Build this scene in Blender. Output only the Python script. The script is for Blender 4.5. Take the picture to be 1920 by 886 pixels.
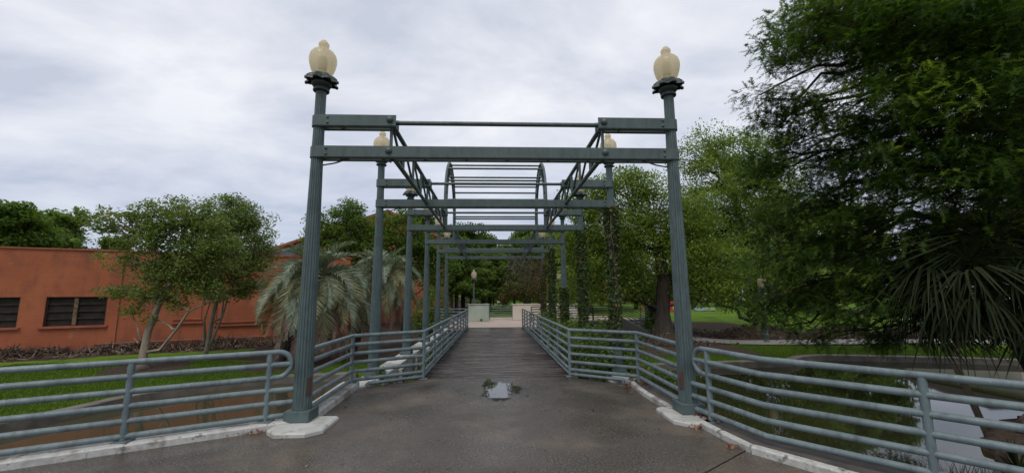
import bpy, math, random
import numpy as np
from mathutils import Vector, Matrix
for o in list(bpy.data.objects): bpy.data.objects.remove(o)
R = math.radians
SC = bpy.context.scene
COL = SC.collection
rng = np.random.default_rng(7)
random.seed(7)

# ------------------------------------------------------------------ camera
F, PITCH, YAW, ROLL, CX, CZ = 775.66, .14186, .0443, -.00741, -.067, 1.70
fw = np.array([math.sin(YAW)*math.cos(PITCH), math.cos(YAW)*math.cos(PITCH), math.sin(PITCH)])
r0 = np.array([math.cos(YAW), -math.sin(YAW), 0.]); u0 = np.cross(r0, fw)
RT = r0*math.cos(ROLL)+u0*math.sin(ROLL); UP = u0*math.cos(ROLL)-r0*math.sin(ROLL)
CAM = np.array([CX, 0., CZ])
cd = bpy.data.cameras.new('camera'); cam = bpy.data.objects.new('camera', cd); COL.objects.link(cam)
cd.sensor_width = 36; cd.lens = 36*F/1920; cd.clip_start = .05; cd.clip_end = 3000
M = Matrix.Identity(4)
for i in range(3):
    M[i][0], M[i][1], M[i][2], M[i][3] = RT[i], UP[i], -fw[i], CAM[i]
cam.matrix_world = M
SC.camera = cam
def _ray(x, y): return fw+RT*(x-960)/F-UP*(y-443)/F
def gp(x, y, z=0.):                       # a place on the level z, read off the photograph
    d = _ray(x, y); return CAM+d*(z-CZ)/d[2]
def at(x, y, Y):                          # a place at the distance Y along the bridge
    d = _ray(x, y); return CAM+d*Y/d[1]

# ------------------------------------------------------------------ world, sun, exposure
SUN_EL, SUN_AZ = R(58), R(200)
W = bpy.data.worlds.new('World'); SC.world = W; W.use_nodes = True
nt = W.node_tree; N = nt.nodes; L = nt.links
bg = N['Background']; bg.inputs['Strength'].default_value = .1
sky = N.new('ShaderNodeTexSky'); sky.sky_type = 'NISHITA'; sky.sun_disc = False
sky.sun_elevation = SUN_EL; sky.sun_rotation = SUN_AZ
tc = N.new('ShaderNodeTexCoord'); sep = N.new('ShaderNodeSeparateXYZ'); L.new(tc.outputs['Generated'], sep.inputs[0])
def wm(op, a, b=None):
    n = N.new('ShaderNodeMath'); n.operation = op
    for i, v in enumerate((a, b)):
        if v is None: continue
        if isinstance(v, (int, float)): n.inputs[i].default_value = v
        else: L.new(v, n.inputs[i])
    return n.outputs[0]
zc = wm('MAXIMUM', sep.outputs[2], 0.); den = wm('ADD', zc, .16)
cb = N.new('ShaderNodeCombineXYZ'); L.new(wm('DIVIDE', sep.outputs[0], den), cb.inputs[0]); L.new(wm('DIVIDE', sep.outputs[1], den), cb.inputs[1])
mp = N.new('ShaderNodeMapping'); mp.inputs['Rotation'].default_value = (0, 0, R(25)); mp.inputs['Scale'].default_value = (1., 1.35, 1.); L.new(cb.outputs[0], mp.inputs[0])
n1 = N.new('ShaderNodeTexNoise'); n1.inputs['Scale'].default_value = 1.25; n1.inputs['Detail'].default_value = 8; n1.inputs['Roughness'].default_value = .56; n1.inputs['Distortion'].default_value = .25
L.new(mp.outputs[0], n1.inputs['Vector'])
cr = N.new('ShaderNodeValToRGB'); L.new(n1.outputs['Fac'], cr.inputs[0])
e = cr.color_ramp.elements
e[0].position = .36; e[0].color = (.60, .645, .755, 1); e[1].position = .64; e[1].color = (.96, .975, 1.02, 1)
m_ = e.new(.5); m_.color = (.79, .815, .90, 1)
# low band of thicker, bluer cloud all round the horizon
hz = N.new('ShaderNodeMapRange'); hz.inputs[1].default_value = .02; hz.inputs[2].default_value = .42; hz.inputs[3].default_value = .85; hz.inputs[4].default_value = 0.
L.new(zc, hz.inputs[0])
n2 = N.new('ShaderNodeTexNoise'); n2.inputs['Scale'].default_value = 1.3; n2.inputs['Detail'].default_value = 3; L.new(tc.outputs['Generated'], n2.inputs['Vector'])
n2r = N.new('ShaderNodeMapRange'); n2r.inputs[1].default_value = .30; n2r.inputs[2].default_value = .60; L.new(n2.outputs['Fac'], n2r.inputs[0])
mx = N.new('ShaderNodeMix'); mx.data_type = 'RGBA'; L.new(wm('MULTIPLY', hz.outputs[0], n2r.outputs[0]), mx.inputs[0]); L.new(cr.outputs[0], mx.inputs[6]); mx.inputs[7].default_value = (.40, .49, .68, 1)
sc_ = N.new('ShaderNodeVectorMath'); sc_.operation = 'SCALE'; sc_.inputs['Scale'].default_value = 10.; L.new(mx.outputs[2], sc_.inputs[0])
mx2 = N.new('ShaderNodeMix'); mx2.data_type = 'RGBA'; mx2.inputs[0].default_value = .95; L.new(sky.outputs[0], mx2.inputs[6]); L.new(sc_.outputs[0], mx2.inputs[7])
L.new(mx2.outputs[2], bg.inputs['Color'])
sd = bpy.data.lights.new('sun', 'SUN'); sd.energy = 1.5; sd.angle = R(25); sd.color = (1, .96, .9)
so = bpy.data.objects.new('sun', sd); COL.objects.link(so)
sdir = Vector((math.sin(SUN_AZ)*math.cos(SUN_EL), math.cos(SUN_AZ)*math.cos(SUN_EL), math.sin(SUN_EL)))
so.rotation_euler = sdir.to_track_quat('Z', 'Y').to_euler(); so.location = (0, -5, 30)
SC.view_settings.view_transform = 'Standard'; SC.view_settings.look = 'None'
SC.view_settings.exposure = 0.0; SC.view_settings.gamma = 1.0; SC.view_settings.use_curve_mapping = False
SC.render.engine = 'CYCLES'; SC.cycles.use_denoising = True
SC.cycles.max_bounces = 8; SC.cycles.diffuse_bounces = 3; SC.cycles.transparent_max_bounces = 8

# ------------------------------------------------------------------ materials
class Mat:
    def __init__(s, name):
        s.m = bpy.data.materials.new(name); s.m.use_nodes = True
        s.N = s.m.node_tree.nodes; s.L = s.m.node_tree.links; s.p = s.N['Principled BSDF']; s.out = s.N['Material Output']
        s.tc = s.N.new('ShaderNodeTexCoord')
    def noise(s, scale, detail=4, rough=.55, dist=0., sc3=None, coord='Object'):
        n = s.N.new('ShaderNodeTexNoise'); n.inputs['Scale'].default_value = scale; n.inputs['Detail'].default_value = detail
        n.inputs['Roughness'].default_value = rough; n.inputs['Distortion'].default_value = dist
        v = s.tc.outputs[coord]
        if sc3:
            m = s.N.new('ShaderNodeMapping'); m.inputs['Scale'].default_value = sc3; s.L.new(v, m.inputs[0]); v = m.outputs[0]
        s.L.new(v, n.inputs['Vector']); return n.outputs['Fac']
    def ramp(s, fac, *stops):
        r = s.N.new('ShaderNodeValToRGB'); s.L.new(fac, r.inputs[0]); el = r.color_ramp.elements
        while len(el) < len(stops): el.new(.5)
        for e_, (p, c) in zip(el, stops):
            e_.position = p; e_.color = (*c, 1) if not isinstance(c, (int, float)) else (c, c, c, 1)
        return r.outputs[0]
    def mix(s, fac, a, b, mode='MIX'):
        n = s.N.new('ShaderNodeMix'); n.data_type = 'RGBA'; n.blend_type = mode
        for i, v in ((0, fac), (6, a), (7, b)):
            if isinstance(v, (int, float)): n.inputs[i].default_value = v
            elif isinstance(v, tuple): n.inputs[i].default_value = (*v, 1)
            else: s.L.new(v, n.inputs[i])
        return n.outputs[2]
    def math(s, op, a, b=0.):
        n = s.N.new('ShaderNodeMath'); n.operation = op
        for i, v in enumerate((a, b)):
            if isinstance(v, (int, float)): n.inputs[i].default_value = v
            else: s.L.new(v, n.inputs[i])
        return n.outputs[0]
    def set(s, key, v):
        if isinstance(v, (int, float)): s.p.inputs[key].default_value = v
        elif isinstance(v, tuple): s.p.inputs[key].default_value = (*v, 1)
        else: s.L.new(v, s.p.inputs[key])
        return s
    def bump(s, fac, strength=.3, dist=.02):
        b = s.N.new('ShaderNodeBump'); b.inputs['Strength'].default_value = strength; b.inputs['Distance'].default_value = dist
        s.L.new(fac, b.inputs['Height']); s.L.new(b.outputs[0], s.p.inputs['Normal']); return s
    def attr(s, name):
        a = s.N.new('ShaderNodeAttribute'); a.attribute_name = name; return a.outputs['Fac']
    def rand(s):
        return s.N.new('ShaderNodeObjectInfo').outputs['Random']

def simple(name, c, c2=None, scale=3, rough=.7, bump=0., bscale=40, metal=0.):
    m = Mat(name); f = m.noise(scale, 5)
    m.set('Base Color', m.ramp(f, (.35, c), (.65, c2 or tuple(x*.75 for x in c)))); m.set('Roughness', rough); m.set('Metallic', metal)
    if bump: m.bump(m.noise(bscale, 3), bump, .01)
    return m.m
def leafmat(name, dark, light, extra=None, trans=.35, spec=.3):
    m = Mat(name); t = m.attr('tint')
    c = m.ramp(t, (0., dark), (.75, light), (1., extra or light))
    m.set('Base Color', c); m.set('Roughness', .5); m.set('Specular IOR Level', spec)
    tr = m.N.new('ShaderNodeBsdfTranslucent'); m.L.new(m.mix(1., c, (1.0, 1.0, .55), 'MULTIPLY'), tr.inputs[0])
    ms = m.N.new('ShaderNodeMixShader'); ms.inputs[0].default_value = trans
    m.L.new(m.p.outputs[0], ms.inputs[1]); m.L.new(tr.outputs[0], ms.inputs[2]); m.L.new(ms.outputs[0], m.out.inputs[0])
    return m.m

MT = {}
def painted_steel(name, base, light, grime):
    m = Mat(name); big = m.noise(2.2, 6, .62); fine = m.noise(9, 7, .7, .3, sc3=(1, 1, .35)); sp = m.noise(55, 3)
    c = m.ramp(big, (.3, base), (.7, light))
    c = m.mix(m.ramp(fine, (.46, 0.), (.68, .65)), c, grime)
    c = m.mix(m.ramp(m.noise(6, 6, .7), (.62, 0.), (.76, .35)), c, (.075, .055, .042))
    c = m.mix(m.ramp(sp, (.66, 0.), (.74, .5)), c, tuple(min(1, x*2.0) for x in light))
    m.set('Base Color', c); m.set('Roughness', m.ramp(fine, (.3, .38), (.7, .62))); m.bump(sp, .12, .004)
    return m.m
MT['steel'] = painted_steel('painted_steel', (.054, .082, .084), (.088, .126, .130), (.036, .043, .042))
MT['rail'] = painted_steel('rail_paint', (.108, .148, .155), (.175, .222, .232), (.048, .058, .062))
MT['steel_dark'] = painted_steel('cast_iron', (.022, .036, .036), (.04, .058, .058), (.014, .016, .014))
MT['beam'] = painted_steel('beam_paint', (.052, .076, .074), (.075, .105, .102), (.03, .04, .038))
MT['rust'] = simple('rust', (.09, .045, .03), (.05, .03, .025), 9, .8, .3)
MT['globe'] = None
m = Mat('globe_acrylic'); gc = m.ramp(m.noise(4, 4, .6), (.3, (.55, .46, .32)), (.7, (.70, .62, .47))); m.set('Base Color', gc); m.set('Roughness', .18)
tr = m.N.new('ShaderNodeBsdfTranslucent'); m.L.new(m.mix(.5, gc, (1., .95, .80)), tr.inputs[0])
ms = m.N.new('ShaderNodeMixShader'); ms.inputs[0].default_value = .55
tp = m.N.new('ShaderNodeBsdfTransparent'); tp.inputs[0].default_value = (1., .92, .74, 1); ms2 = m.N.new('ShaderNodeMixShader'); ms2.inputs[0].default_value = .38
m.L.new(m.p.outputs[0], ms.inputs[1]); m.L.new(tr.outputs[0], ms.inputs[2]); m.L.new(ms.outputs[0], ms2.inputs[1]); m.L.new(tp.outputs[0], ms2.inputs[2]); m.L.new(ms2.outputs[0], m.out.inputs[0]); MT['globe'] = m.m
MT['lampwhite'] = simple('frosted_white', (.75, .74, .68), (.7, .68, .6), 3, .3)

# pavement: wet exposed aggregate
m = Mat('wet_aggregate')
big = m.noise(.55, 5, .6, .4); mid = m.noise(2.3, 6, .6); fine = m.noise(95, 2, .6); vo = m.N.new('ShaderNodeTexVoronoi'); vo.inputs['Scale'].default_value = 75; m.L.new(m.tc.outputs['Object'], vo.inputs['Vector'])
agg = m.noise(42, 3, .75)
c = m.ramp(big, (.36, (.020, .0165, .0145)), (.5, (.048, .039, .032)), (.64, (.118, .090, .063)))
c = m.mix(m.ramp(mid, (.36, .75), (.60, 0.)), c, (.036, .032, .030))
c = m.mix(m.ramp(agg, (.52, 0.), (.68, .8)), c, (.22, .172, .122))
c = m.mix(m.ramp(fine, (.52, 0.), (.74, .55)), c, (.27, .225, .17))
c = m.mix(m.ramp(agg, (.34, .8), (.46, 0.)), c, (.022, .019, .017))
# damp margin and film round the low spot where the puddle stands
pv = gp(937, 730); mp_ = m.N.new('ShaderNodeMapping'); mp_.inputs['Location'].default_value = (-pv[0], -pv[1], 0); m.L.new(m.tc.outputs['Object'], mp_.inputs[0])
mp2 = m.N.new('ShaderNodeMapping'); mp2.inputs['Scale'].default_value = (1/1.0, 1/1.55, 0); m.L.new(mp_.outputs[0], mp2.inputs[0])
vl = m.N.new('ShaderNodeVectorMath'); vl.operation = 'LENGTH'; m.L.new(mp2.outputs[0], vl.inputs[0])
damp = m.math('ADD', vl.outputs['Value'], m.math('MULTIPLY', m.math('SUBTRACT', m.noise(2.6, 5, .6), .5), 1.1))
c = m.mix(m.ramp(damp, (.35, .75), (1.0, 0.)), c, (.045, .040, .037))
m.set('Base Color', c)
wet = m.noise(1.1, 5, .6, .3)
ro = m.ramp(wet, (.36, .16), (.5, .30), (.64, .58))
m.set('Roughness', m.mix(m.ramp(damp, (.30, 1.), (1.05, 0.)), ro, (.05, .05, .05))); m.bump(m.math('ADD', agg, fine), .35, .006)
m.set('Specular IOR Level', .5); MT['pave'] = m.m

m = Mat('wet_planks')
geo = m.N.new('ShaderNodeNewGeometry'); m.tc = geo
class _P: pass
m.tc = _P(); m.tc.outputs = {'Object': geo.outputs['Position']}
g = m.noise(1.0, 5, .62, .2, sc3=(.9, 13, 1)); g3 = m.noise(1.0, 4, .7, sc3=(5, 60, 1)); g2 = m.noise(.55, 4); rr = m.rand()
c = m.ramp(g, (.40, (.010, .0075, .007)), (.5, (.052, .040, .037)), (.62, (.17, .14, .13)))
c = m.mix(m.ramp(g3, (.5, 0.), (.7, .7)), c, (.03, .023, .021))
c = m.mix(m.math('MULTIPLY', m.math('POWER', rr, 2.2), .9), c, (.020, .015, .014))
m.set('Base Color', c); m.set('Roughness', m.ramp(m.noise(1.0, 5, .6, .3, sc3=(.8, 7, 1)), (.42, .09), (.60, .46))); m.bump(g3, .5, .008); m.set('Specular IOR Level', .4); MT['plank'] = m.m

m = Mat('white_paint_worn'); a = m.noise(1.6, 7, .68); b = m.noise(7, 6, .7); d = m.noise(30, 3)
c = m.ramp(b, (.3, (.30, .30, .275)), (.55, (.48, .48, .45)))
c = m.mix(m.ramp(a, (.50, 0.), (.60, .75)), c, (.17, .14, .12))
c = m.mix(m.ramp(b, (.56, 0.), (.66, .85)), c, (.07, .065, .05)); c = m.mix(m.ramp(m.noise(3.2, 7, .75), (.56, 0.), (.68, .4)), c, (.15, .14, .105))
m.set('Base Color', c); m.set('Roughness', .75); m.bump(d, .3, .01); MT['white'] = m.m
m = Mat('white_pad'); b = m.noise(6, 6, .7)
m.set('Base Color', m.mix(m.ramp(b, (.54, 0.), (.66, .75)), m.ramp(m.noise(2.5, 5), (.35, (.36, .36, .33)), (.65, (.49, .49, .46))), (.16, .15, .12))); m.set('Roughness', .6); m.bump(m.noise(40, 3), .2, .008); MT['pad'] = m.m
MT['verge'] = simple('dark_concrete', (.10, .085, .075), (.055, .05, .045), 4, .75, .4, 60)
MT['edge'] = simple('pond_edge_concrete', (.17, .145, .12), (.09, .08, .065), 2.5, .8, .4, 30)
MT['plaza'] = simple('sand_paving', (.47, .37, .31), (.38, .30, .25), .9, .55, .15, 70)
MT['path'] = simple('path_concrete', (.25, .235, .22), (.18, .17, .16), .7, .7, .2, 50)
MT['wallgrey'] = simple('green_stained_concrete', (.38, .42, .38), (.28, .34, .26), 1.4, .8, .2, 40)
MT['wallbeige'] = simple('beige_concrete', (.62, .55, .47), (.52, .46, .39), 1.1, .8, .2, 40)
MT['wallwhite'] = simple('white_concrete', (.74, .72, .68), (.62, .60, .56), 1.1, .8, .2, 40)

m = Mat('orange_stucco'); a = m.noise(.35, 6, .6); b = m.noise(1.6, 6, .62, sc3=(1, 1, .5)); d = m.noise(45, 4)
c = m.ramp(a, (.34, (.305, .082, .034)), (.66, (.40, .120, .050)))
c = m.mix(m.ramp(b, (.48, 0.), (.68, .7)), c, (.19, .058, .034)); c = m.mix(m.ramp(m.noise(1.0, 6, .65, sc3=(3.0, 3.0, .22)), (.55, 0.), (.72, .55)), c, (.13, .055, .034)); c = m.mix(m.ramp(m.noise(.8, 4, .5, .8), (.62, 0.), (.68, .35)), c, (.42, .19, .11))
c = m.mix(m.ramp(m.noise(.5, 5, .6, sc3=(1.5, 1.5, .25)), (.56, 0.), (.66, .35)), c, (.17, .082, .042))
m.set('Base Color', c); m.set('Roughness', .85); m.bump(m.math('ADD', d, m.noise(1.0, 3, .6, sc3=(.4, .4, 9))), .45, .015); MT['orange'] = m.m
MT['orange_trim'] = simple('orange_trim', (.33, .10, .05), (.24, .072, .04), 2, .8, .2)
MT['shutter'] = simple('dark_shutter', (.045, .036, .032), (.028, .023, .021), 3, .9, .2, 20)
MT['shutter_slat'] = simple('shutter_slat', (.058, .045, .038), (.036, .029, .025), 6, .9)
for k_ in ('shutter', 'shutter_slat'): MT[k_].node_tree.nodes['Principled BSDF'].inputs['Specular IOR Level'].default_value = .12
MT['mullion'] = simple('weathered_mullion', (.20, .13, .075), (.07, .04, .025), 8, .8, .3)
m = Mat('roof_glass'); m.set('Base Color', (.10, .14, .16)); m.set('Roughness', .08); MT['glass'] = m.m
MT['pipe'] = simple('wall_pipe', (.16, .10, .08), (.10, .07, .06), 4, .6)

m = Mat('ground_cover'); mu = m.attr('mulch'); a = m.noise(.5, 6, .6); b = m.noise(9, 5, .65); d = m.noise(60, 3, .7)
gr = m.ramp(a, (.32, (.060, .110, .010)), (.5, (.098, .178, .012)), (.68, (.140, .215, .022)))
gr = m.mix(m.ramp(b, (.45, 0.), (.7, .5)), gr, (.055, .115, .010))
br = m.ramp(b, (.3, (.030, .022, .016)), (.6, (.075, .052, .038)), (.8, (.13, .10, .075)))
k = m.math('ADD', mu, m.math('MULTIPLY', m.math('SUBTRACT', m.noise(2.2, 6, .65), .5), .9))
m.set('Base Color', m.mix(m.ramp(k, (.42, 0.), (.56, 1.)), gr, br)); m.set('Roughness', .9); m.set('Specular IOR Level', .15); m.bump(m.math('ADD', d, b), .7, .05); MT['ground'] = m.m

m = Mat('pond_surface'); sx = m.N.new('ShaderNodeSeparateXYZ'); m.L.new(m.tc.outputs['Object'], sx.inputs[0]); silt = m.N.new('ShaderNodeMapRange'); silt.inputs[1].default_value = 2.; silt.inputs[2].default_value = -4.; m.L.new(sx.outputs[0], silt.inputs[0])
m.set('Base Color', m.mix(silt.outputs[0], m.ramp(m.noise(.3, 3), (.3, (.016, .018, .009)), (.7, (.024, .023, .011))), m.ramp(m.noise(.5, 4), (.3, (.040, .039, .022)), (.7, (.058, .051, .030))))); m.set('Roughness', .03); m.set('IOR', 1.33)
m.bump(m.noise(.8, 3, .5), .012, .06); MT['water'] = m.m
m = Mat('puddle_film'); m.set('Base Color', (.035, .031, .028)); m.set('Roughness', .02); m.bump(m.noise(3, 2), .01, .01)
tp = m.N.new('ShaderNodeBsdfTransparent'); ms = m.N.new('ShaderNodeMixShader'); fd = m.math('ADD', m.attr('tint'), m.math('MULTIPLY', m.math('SUBTRACT', m.noise(7, 6, .65), .5), .9))
m.L.new(m.ramp(fd, (.22, 0.), (.62, 1.)), ms.inputs[0]); m.L.new(tp.outputs[0], ms.inputs[1]); m.L.new(m.p.outputs[0], ms.inputs[2]); m.L.new(ms.outputs[0], m.out.inputs[0]); MT['puddle'] = m.m

def bark(name, c, c2, sc=6):
    m = Mat(name); f = m.noise(sc, 6, .68, .3, sc3=(1, 1, .22)); g = m.noise(2, 4)
    m.set('Base Color', m.mix(m.ramp(g, (.4, 0.), (.65, .5)), m.ramp(f, (.35, c2), (.62, c)), c2)); m.set('Roughness', .9); m.bump(f, .9, .04); return m.m
MT['bark_pale'] = bark('myrtle_bark', (.34, .28, .21), (.15, .12, .085), 4)
MT['bark_dark'] = bark('dark_bark', (.062, .047, .036), (.022, .017, .014))
MT['bark_red'] = bark('cypress_bark', (.085, .05, .036), (.03, .02, .016))
MT['bark_palm'] = bark('palm_trunk', (.10, .085, .07), (.035, .028, .024), 9)
MT['bark_brown'] = bark('brown_palm_trunk', (.13, .085, .06), (.07, .045, .033), 9)
MT['lf_myrtle'] = leafmat('myrtle_leaf', (.080, .125, .034), (.215, .29, .075), (.27, .26, .10), .52)
MT['lf_myrtle2'] = leafmat('myrtle_leaf_dull', (.088, .130, .046), (.225, .30, .095), (.28, .33, .12), .52)
MT['lf_oak'] = leafmat('oak_leaf', (.085, .145, .024), (.245, .335, .058), (.35, .40, .095), .52)
MT['lf_dark'] = leafmat('dark_leaf', (.060, .115, .022), (.16, .255, .045), (.21, .30, .06), .5)
MT['lf_far'] = leafmat('far_leaf', (.085, .145, .04), (.215, .31, .07), (.29, .37, .10), .52)
MT['lf_cypress'] = leafmat('cypress_spray', (.018, .042, .009), (.098, .175, .027), (.26, .37, .06), .48)
MT['lf_ivy'] = leafmat('ivy_leaf', (.026, .052, .013), (.090, .145, .030), (.20, .20, .055), .3)
MT['lf_bush'] = leafmat('bush_leaf', (.036, .075, .015), (.140, .21, .034), (.26, .30, .07), .4)
MT['lf_red'] = leafmat('reddening_leaf', (.035, .045, .01), (.11, .085, .025), (.24, .08, .03), .3)
MT['lf_dead'] = leafmat('dead_leaf', (.07, .03, .02), (.20, .075, .04), (.34, .14, .07), .1)
MT['lf_frond'] = leafmat('blue_green_frond', (.12, .155, .105), (.29, .345, .25), (.36, .38, .26), .2)
MT['lf_frond_y'] = leafmat('yellowing_frond', (.15, .17, .085), (.27, .27, .14), (.36, .33, .20), .2)
MT['lf_frond_dead'] = leafmat('dry_frond', (.15, .105, .08), (.30, .22, .17), (.38, .29, .23), .15)
MT['lf_fan'] = leafmat('fan_leaf_shaded', (.012, .019, .008), (.034, .046, .021), (.085, .10, .05), .12, .06)  # leaf green darkened to carry the shade under the cypress canopy
MT['mulch'] = leafmat('dry_litter', (.028, .02, .016), (.16, .112, .080), (.36, .28, .22), 0.)
MT['blade'] = leafmat('grass_blade', (.058, .115, .010), (.122, .205, .016), (.20, .26, .035), .35)
MT['twig'] = simple('dead_vine', (.14, .115, .09), (.06, .05, .04), 5, .9)
MT['red'] = simple('red_panel', (.42, .03, .03), (.36, .03, .03), 2, .5)
MT['orangep'] = simple('orange_plastic', (.62, .12, .02), (.55, .11, .02), 2, .5)
MT['yellow'] = simple('yellow_mark', (.65, .38, .05), None, 2, .5)
MT['blueg'] = simple('pale_blue_board', (.30, .42, .50), (.25, .36, .44), 2, .6)
MT['cream'] = simple('pale_render', (.60, .56, .50), (.52, .48, .43), 1, .8)
MT['tyre'] = simple('tyre', (.02, .02, .02), None, 2, .8)
MT['carwhite'] = simple('car_paint', (.72, .72, .72), (.68, .68, .68), 2, .25)
MT['stump'] = bark('stump_wood', (.15, .095, .075), (.05, .035, .028), 5)

# ------------------------------------------------------------------ mesh building
class MB:
    def __init__(s): s.v = []; s.f = {3: [], 4: []}; s.ng = []; s.t = []; s.n = 0
    def add(s, v, q=None, t=None, tint=None):
        v = np.asarray(v, float).reshape(-1, 3); b = s.n
        s.v.append(v); s.n += len(v)
        s.t.append(np.full(len(v), .5) if tint is None else np.broadcast_to(np.asarray(tint, float), (len(v),)))
        if q is not None and len(q): s.f[4].append(np.asarray(q, int).reshape(-1, 4)+b)
        if t is not None and len(t): s.f[3].append(np.asarray(t, int).reshape(-1, 3)+b)
    def poly(s, v, faces):                   # small n-gon pieces
        b = s.n; v = np.asarray(v, float); s.v.append(v); s.n += len(v); s.t.append(np.full(len(v), .5))
        for f in faces: s.ng.append([i+b for i in f])
    def box(s, x0, y0, z0, x1, y1, z1, ang=0., c=None, bev=0.):
        x0, x1 = sorted((x0, x1)); y0, y1 = sorted((y0, y1)); z0, z1 = sorted((z0, z1))
        if bev:
            b = bev
            rings = []
            for (z, i) in ((z0, b), (z0+b, 0), (z1-b, 0), (z1, b)):
                X0, X1, Y0, Y1 = x0+i, x1-i, y0+i, y1-i; k = b if not i else b*.6
                rings.append([(X0+k, Y0, z), (X1-k, Y0, z), (X1, Y0+k, z), (X1, Y1-k, z), (X1-k, Y1, z), (X0+k, Y1, z), (X0, Y1-k, z), (X0, Y0+k, z)])
            v = np.array(sum(rings, []), float); faces = [list(range(7, -1, -1)), list(range(24, 32))]
            for r in range(3):
                for i in range(8): faces.append([r*8+i, r*8+(i+1) % 8, r*8+8+(i+1) % 8, r*8+8+i])
        else:
            v = np.array([(x0, y0, z0), (x1, y0, z0), (x1, y1, z0), (x0, y1, z0), (x0, y0, z1), (x1, y0, z1), (x1, y1, z1), (x0, y1, z1)], float)
            faces = [[3, 2, 1, 0], [4, 5, 6, 7], [0, 1, 5, 4], [1, 2, 6, 5], [2, 3, 7, 6], [3, 0, 4, 7]]
        if ang:
            c = np.array(c if c is not None else ((x0+x1)/2, (y0+y1)/2, 0)); ca, sa = math.cos(ang), math.sin(ang)
            d = v-c; v = np.stack([d[:, 0]*ca-d[:, 1]*sa, d[:, 0]*sa+d[:, 1]*ca, d[:, 2]], 1)+c
        s.poly(v, faces); return s
    def tube(s, pts, rad, n=10, cap=True, tint=None):
        P = np.asarray(pts, float); k = len(P); rad = np.broadcast_to(np.asarray(rad, float), (k,))
        T = np.zeros_like(P); T[1:-1] = P[2:]-P[:-2]
        d0 = np.diff(P, axis=0); d0 /= np.linalg.norm(d0, axis=1)[:, None]+1e-9
        T[1:-1] = d0[1:]+d0[:-1]; T[0] = d0[0]; T[-1] = d0[-1]
        ln = np.linalg.norm(T, axis=1); T /= ln[:, None]+1e-9
        a = np.array([0, 0, 1.]) if abs(T[0][2]) < .9 else np.array([1., 0, 0])
        V = []
        for i in range(k):
            u = np.cross(a, T[i]); u /= np.linalg.norm(u)+1e-9; w = np.cross(T[i], u); a = w
            sc = 1.
            th = np.arange(n)*2*math.pi/n
            V.append(P[i]+rad[i]*(np.cos(th)[:, None]*u+np.sin(th)[:, None]*w))
        V = np.concatenate(V); i = np.arange(n); j = (i+1) % n
        q = np.concatenate([np.stack([r*n+i, r*n+j, (r+1)*n+j, (r+1)*n+i], 1) for r in range(k-1)])
        b = s.n; s.add(V, q, tint=tint)
        if cap: s.ng.append([b+x for x in range(n-1, -1, -1)]); s.ng.append([b+(k-1)*n+x for x in range(n)])
        return s
    def lathe(s, prof, n=24, c=(0, 0, 0), fn=None):
        V = []
        th = np.arange(n)*2*math.pi/n
        for r, z in prof:
            rr = r if fn is None else fn(r, z, th)
            V.append(np.stack([np.cos(th)*rr, np.sin(th)*rr, np.full(n, z)], 1))
        V = np.concatenate(V)+np.array(c); i = np.arange(n); j = (i+1) % n; k = len(prof)
        q = np.concatenate([np.stack([r*n+i, r*n+j, (r+1)*n+j, (r+1)*n+i], 1) for r in range(k-1)])
        b = s.n; s.add(V, q); s.ng.append([b+x for x in range(n-1, -1, -1)]); s.ng.append([b+(k-1)*n+x for x in range(n)]); return s
    def prism(s, pts, z0, z1):               # closed outline, counter-clockwise
        n = len(pts); v = [(x, y, z0) for x, y in pts]+[(x, y, z1) for x, y in pts]
        s.poly(v, [list(range(n-1, -1, -1)), list(range(n, 2*n))]+[[i, (i+1) % n, n+(i+1) % n, n+i] for i in range(n)]); return s
    def mesh(s, name, mat, off=(0, 0, 0), smooth=True):
        me = bpy.data.meshes.new(name)
        v = np.concatenate(s.v)-np.array(off, float); tint = np.concatenate(s.t)
        li, st, tot = [], [], []; p = 0
        for k in (3, 4):
            for a in s.f[k]:
                li.append(a.ravel()); st.append(p+np.arange(len(a))*k); tot.append(np.full(len(a), k)); p += a.size
        for f in s.ng:
            li.append(np.array(f)); st.append(np.array([p])); tot.append(np.array([len(f)])); p += len(f)
        li = np.concatenate(li).astype(np.int32); st = np.concatenate(st).astype(np.int32); tot = np.concatenate(tot).astype(np.int32)
        me.vertices.add(len(v)); me.vertices.foreach_set('co', v.astype(np.float32).ravel())
        me.loops.add(len(li)); me.loops.foreach_set('vertex_index', li)
        me.polygons.add(len(st)); me.polygons.foreach_set('loop_start', st); me.polygons.foreach_set('loop_total', tot)
        me.polygons.foreach_set('use_smooth', np.full(len(st), bool(smooth)))
        me.update(calc_edges=True); me.validate()
        at_ = me.attributes.new('tint', 'FLOAT', 'POINT'); at_.data.foreach_set('value', tint.astype(np.float32))
        me.materials.append(mat)
        if smooth == 'auto':
            try: me.set_sharp_from_angle(angle=R(35))
            except Exception: pass
        return me

def worg(o):
    p = np.zeros(3)
    while o is not None: p += np.array(o.location); o = o.parent
    return p
def put(name, me, parent=None):
    o = bpy.data.objects.new(name, me); COL.objects.link(o)
    if parent is not None: o.parent = parent
    return o
def part(name, mb, mat, parent=None, smooth='auto', label=None, kind=None, loc=None):
    off = np.array(loc, float) if loc is not None else (worg(parent) if parent is not None else np.zeros(3))
    o = put(name, mb.mesh(name, MT[mat] if isinstance(mat, str) else mat, off, smooth), parent)
    if loc is not None: o.location = loc
    if label: o['label'] = label
    if kind: o['kind'] = kind
    return o
def tag(o, label, cat, group=None, kind=None):
    o['label'] = label; o['category'] = cat
    if group: o['group'] = group
    if kind: o['kind'] = kind
    return o
def thing(name, label, cat, loc=(0, 0, 0), group=None, rz=0.):
    o = bpy.data.objects.new(name, None); COL.objects.link(o); o.location = [float(x) for x in loc]; o.rotation_euler.z = rz
    o.empty_display_size = .2
    return tag(o, label, cat, group)
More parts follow.
